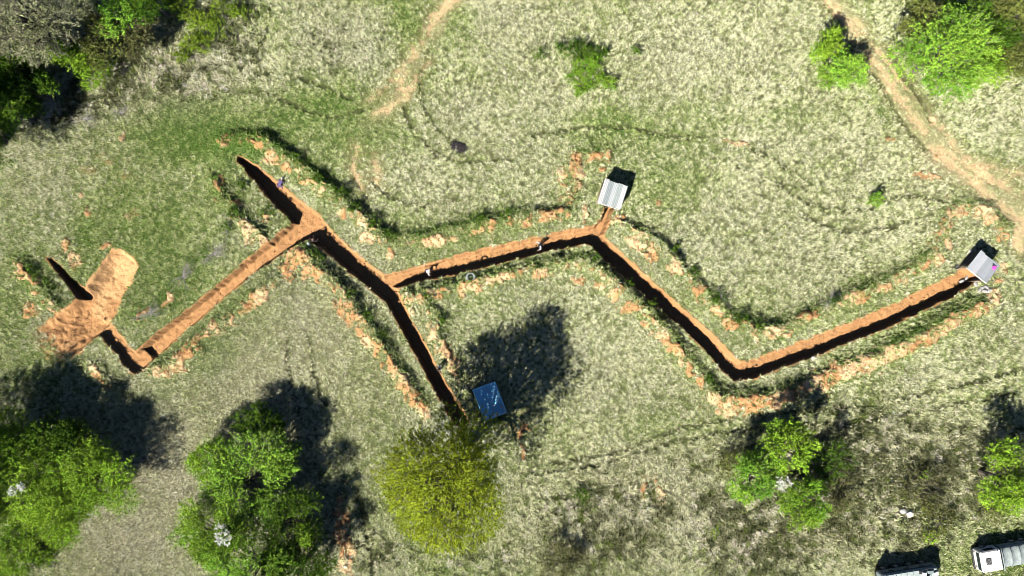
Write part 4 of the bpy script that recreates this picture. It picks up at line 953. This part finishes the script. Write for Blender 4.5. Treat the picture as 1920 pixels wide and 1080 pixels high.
# pale covered truck (front to the left: local -x)
M_cab = plain('dirty_white_paint', (.66, .65, .62), .5, 0, .07, 2); M_tarp = plain('silver_grey_canvas', (.23, .27, .27), .65, 0, .5, 3.5, .3); M_hull = plain('grey_green_paint', (.20, .25, .25), .55, .05, .18, 2.5, .1); M_trim = plain('black_trim', (.02, .02, .02), .6); M_glass = plain('dark_glass', (.02, .03, .035), .08)
t = vehicle_at('white-cabbed truck with a ribbed grey canvas cover, at the right edge', 'truck', 'truck', 1840 + 52, 1046, 10, 1.6)
H = 1.62
# local frame: cab front at x = -2.6
MB().box((.2, 0, .52), (5.2, 1.5, .22), bev=.04).build('chassis', M_trim, t)
MB().box((-1.62, 0, 1.06), (1.96, 2.02, 1.10), bev=.09, top=(.97, .96)).build('cab', M_cab, t)
cab = [o for o in t.children if o.name.startswith('cab')][0]
MB().box((-2.61, 0, 1.25), (.03, 1.6, .42), bev=.01).build('windscreen', M_glass, cab)
for s in (-1, 1): MB().box((-1.6, s * 1.005, 1.28), (.9, .03, .34), bev=.01).build('window', M_glass, cab)
hatch = MB()
hatch.box((-1.92, .02, H + .025), (.50, .58, .05), bev=.012)
hb = hatch.build('roof_vent', plain('vent_grey', (.045, .045, .05), .7), cab)
for k in range(5):
    for j in range(5):
        if (k * 7 + j * 5) % 3: MB().box((-2.12 + k * .10, -.2 + j * .11, H + .055), (.06, .07, .014)).build('louvre', plain('louvre_grey', (.20, .20, .21), .6), hb)
for s in (-1, 1):
    MB().cyl((-2.62, s * .7, .82), .11, .05, 'x', 14).build('headlight', plain('lamp_glass', (.7, .7, .68), .15), cab, True)
    MB().box((-2.42, s * 1.13, 1.3), (.06, .16, .24), bev=.02).build('mirror', M_trim, cab)
MB().box((-2.70, 0, .58), (.12, 1.9, .22), bev=.04).build('bumper', M_trim, t)
for px_, py_ in ((-2.42, .82), (-2.45, -.80), (-1.0, .86), (-.95, -.84)): MB().cyl((px_, py_, H + .01), .035, .04, 'z', 8).build('roof_lamp', M_trim, cab)
MB().tube([(-.62, -1.02, H + .03), (-.60, 0, H + .06), (-.62, 1.02, H + .03)], .045, 8).build('roof_bar', M_tarp, t, True)
MB().box((1.15, 0, .86), (3.4, 2.0, .44), bev=.03).build('cargo_bed', M_hull, t)
g = np.random.default_rng(8); m = MB(); nx, ny = 46, 18; v = []
for i in range(nx + 1):
    for j in range(ny + 1):
        x = -.52 + 3.35 * i / nx; y = -1.0 + 2.0 * j / ny; bay = abs(math.sin(math.pi * (x + .52) / .80))
        z = H - .04 - .30 * abs(y) ** 3 - .11 * bay * (1 - y * y * .6) + g.normal(0, .012) - (.5 if j in (0, ny) else 0)
        v.append((x, y, z))
m.add(v, [(i * (ny + 1) + j, (i + 1) * (ny + 1) + j, (i + 1) * (ny + 1) + j + 1, i * (ny + 1) + j + 1) for i in range(nx) for j in range(ny)])
cv = m.build('canvas_cover', M_tarp, t, True)
for k in range(5):
    xx = -.52 + .80 * k
    MB().tube([(xx, y, H - .01 - .30 * abs(y) ** 3) for y in np.linspace(-1.0, 1.0, 11)], .03, 6).build('hoop', plain('hoop_grey', (.14, .16, .16), .6), cv, True)
for xx in (-1.75, 1.1, 2.0):
    for s in (-1, 1): wheel(t, (xx, s * .88, .42))
# grey armoured vehicle cut by the lower edge
t = vehicle_at('grey armoured vehicle with round hatches and roof panels at the bottom edge', 'armoured_vehicle', 'armoured vehicle', 1708, 1090, 9, 1.8)
H = 1.78
MB().box((0, 0, .62), (5.2, 1.7, .4), bev=.05).build('chassis', M_trim, t)
hull = MB().box((0, 0, 1.28), (5.3, 2.15, 1.0), bev=.10, top=(.97, .93)).build('hull', M_hull, t)
M_pan = plain('pale_grey_panel', (.33, .38, .38), .5, .05, .35, 4, .1)
g = np.random.default_rng(14)
xs = [-2.52, -1.95, -1.40, -.78, -.25, .30, .85, 1.35, 1.9, 2.5]
for i in range(len(xs) - 1):
    for (y0, y1) in ((.06, .93), (-.93, .02)):
        MB().box(((xs[i] + xs[i + 1]) / 2, (y0 + y1) / 2, H + .012 + g.uniform(0, .012)), (xs[i + 1] - xs[i] - .05, y1 - y0 - .03, .03), bev=.012).build('roof_panel', M_pan, hull)
def hatch_at(x, y, r):
    h_ = MB().cyl((x, y, H + .05), r, .05, 'z', 24).build('hatch', M_pan, t, True)
    MB().tube([(x + r * 1.08 * math.cos(a), y + r * 1.08 * math.sin(a), H + .06) for a in np.linspace(0, 2 * math.pi, 25)], .03, 6).build('hatch_ring', M_trim, h_, True)
hatch_at(-1.58, .60, .15); hatch_at(-.55, -.1, .42); hatch_at(.15, -.1, .22)
MB().tube([(-1.42, .98, H + .05), (-1.25, .35, H + .09), (-1.12, -.5, H + .09)], .05, 7).build('roof_bar', plain('pale_bar', (.62, .65, .64), .5), t, True)
for (x, y, dx, dy, dz, mt, nm) in ((1.15, .62, .35, .3, .3, M_cab, 'stowage_box'), (1.75, .70, .5, .28, .26, M_hull, 'stowage_box'), (2.25, .45, .45, .35, .22, M_cab, 'stowage_box'), (1.45, .30, .3, .22, .32, M_trim, 'stowage_box'), (.9, .75, .25, .3, .12, M_trim, 'vent'), (1.9, -.2, .6, .5, .14, M_pan, 'stowage_box'), (-2.45, .9, .3, .3, .25, M_cab, 'lamp_housing')):
    MB().box((x, y, H + dz / 2 + .02), (dx, dy, dz), bev=.03, rz=g.normal(0, .12)).build(nm, mt, t)
MB().tube([(1.3, .95, H + .03), (2.0, 1.02, H + .18), (2.75, .78, H + .05)], .025, 6).build('tow_cable', M_trim, t, True)
for s in (-1, 1):
    MB().box((0, s * 1.10, 1.28), (4.6, .03, .5), bev=.01).build('side_plate', M_hull, t)
    for k in range(3): MB().box((-1.5 + k * 1.4, s * 1.125, 1.4), (.5, .02, .22), bev=.008).build('side_hatch', M_trim, t)
for xx in (-1.8, -.6, .6, 1.8):
    for s in (-1, 1): wheel(t, (xx, s * .92, .45), .45, .3)

# ================================================================== LIGHT AND CAMERA
w = bpy.data.worlds.new('World'); scene.world = w; w.use_nodes = True
n, l = w.node_tree.nodes, w.node_tree.links
sky = n.new('ShaderNodeTexSky'); sky.sky_type = 'NISHITA'; sky.sun_disc = False; sky.air_density = .4; sky.dust_density = .1; sky.ozone_density = 2; sky.altitude = 300
sky.sun_elevation = SUN_EL; sky.sun_rotation = math.radians(180) + math.pi / 2 - SUN_AZ
l.new(sky.outputs[0], n['Background'].inputs[0]); n['Background'].inputs[1].default_value = 0.05
sl = bpy.data.lights.new('sun', 'SUN'); sl.energy = 5.0; sl.angle = math.radians(.5); sl.color = (1, .95, .86)
so = bpy.data.objects.new('sun', sl); COL.objects.link(so)
d = Vector((math.cos(SUN_EL) * math.cos(SUN_AZ), math.cos(SUN_EL) * math.sin(SUN_AZ), -math.sin(SUN_EL)))
so.rotation_euler = d.to_track_quat('-Z', 'Y').to_euler(); so.location = (-40, -60, 70)
cam = bpy.data.cameras.new('camera'); co = bpy.data.objects.new('camera', cam); COL.objects.link(co)
co.location = (0, 0, HC); cam.sensor_width = 36; cam.lens = 18 / (48 / HC); cam.clip_end = 2000; cam.clip_start = .5
scene.camera = co
scene.view_settings.view_transform = 'Standard'; scene.view_settings.look = 'None'; scene.view_settings.gamma = 1
scene.view_settings.exposure = 1.1
scene.cycles.max_bounces = 6; scene.cycles.diffuse_bounces = 0; scene.cycles.filter_width = .8; scene.cycles.transmission_bounces = 3
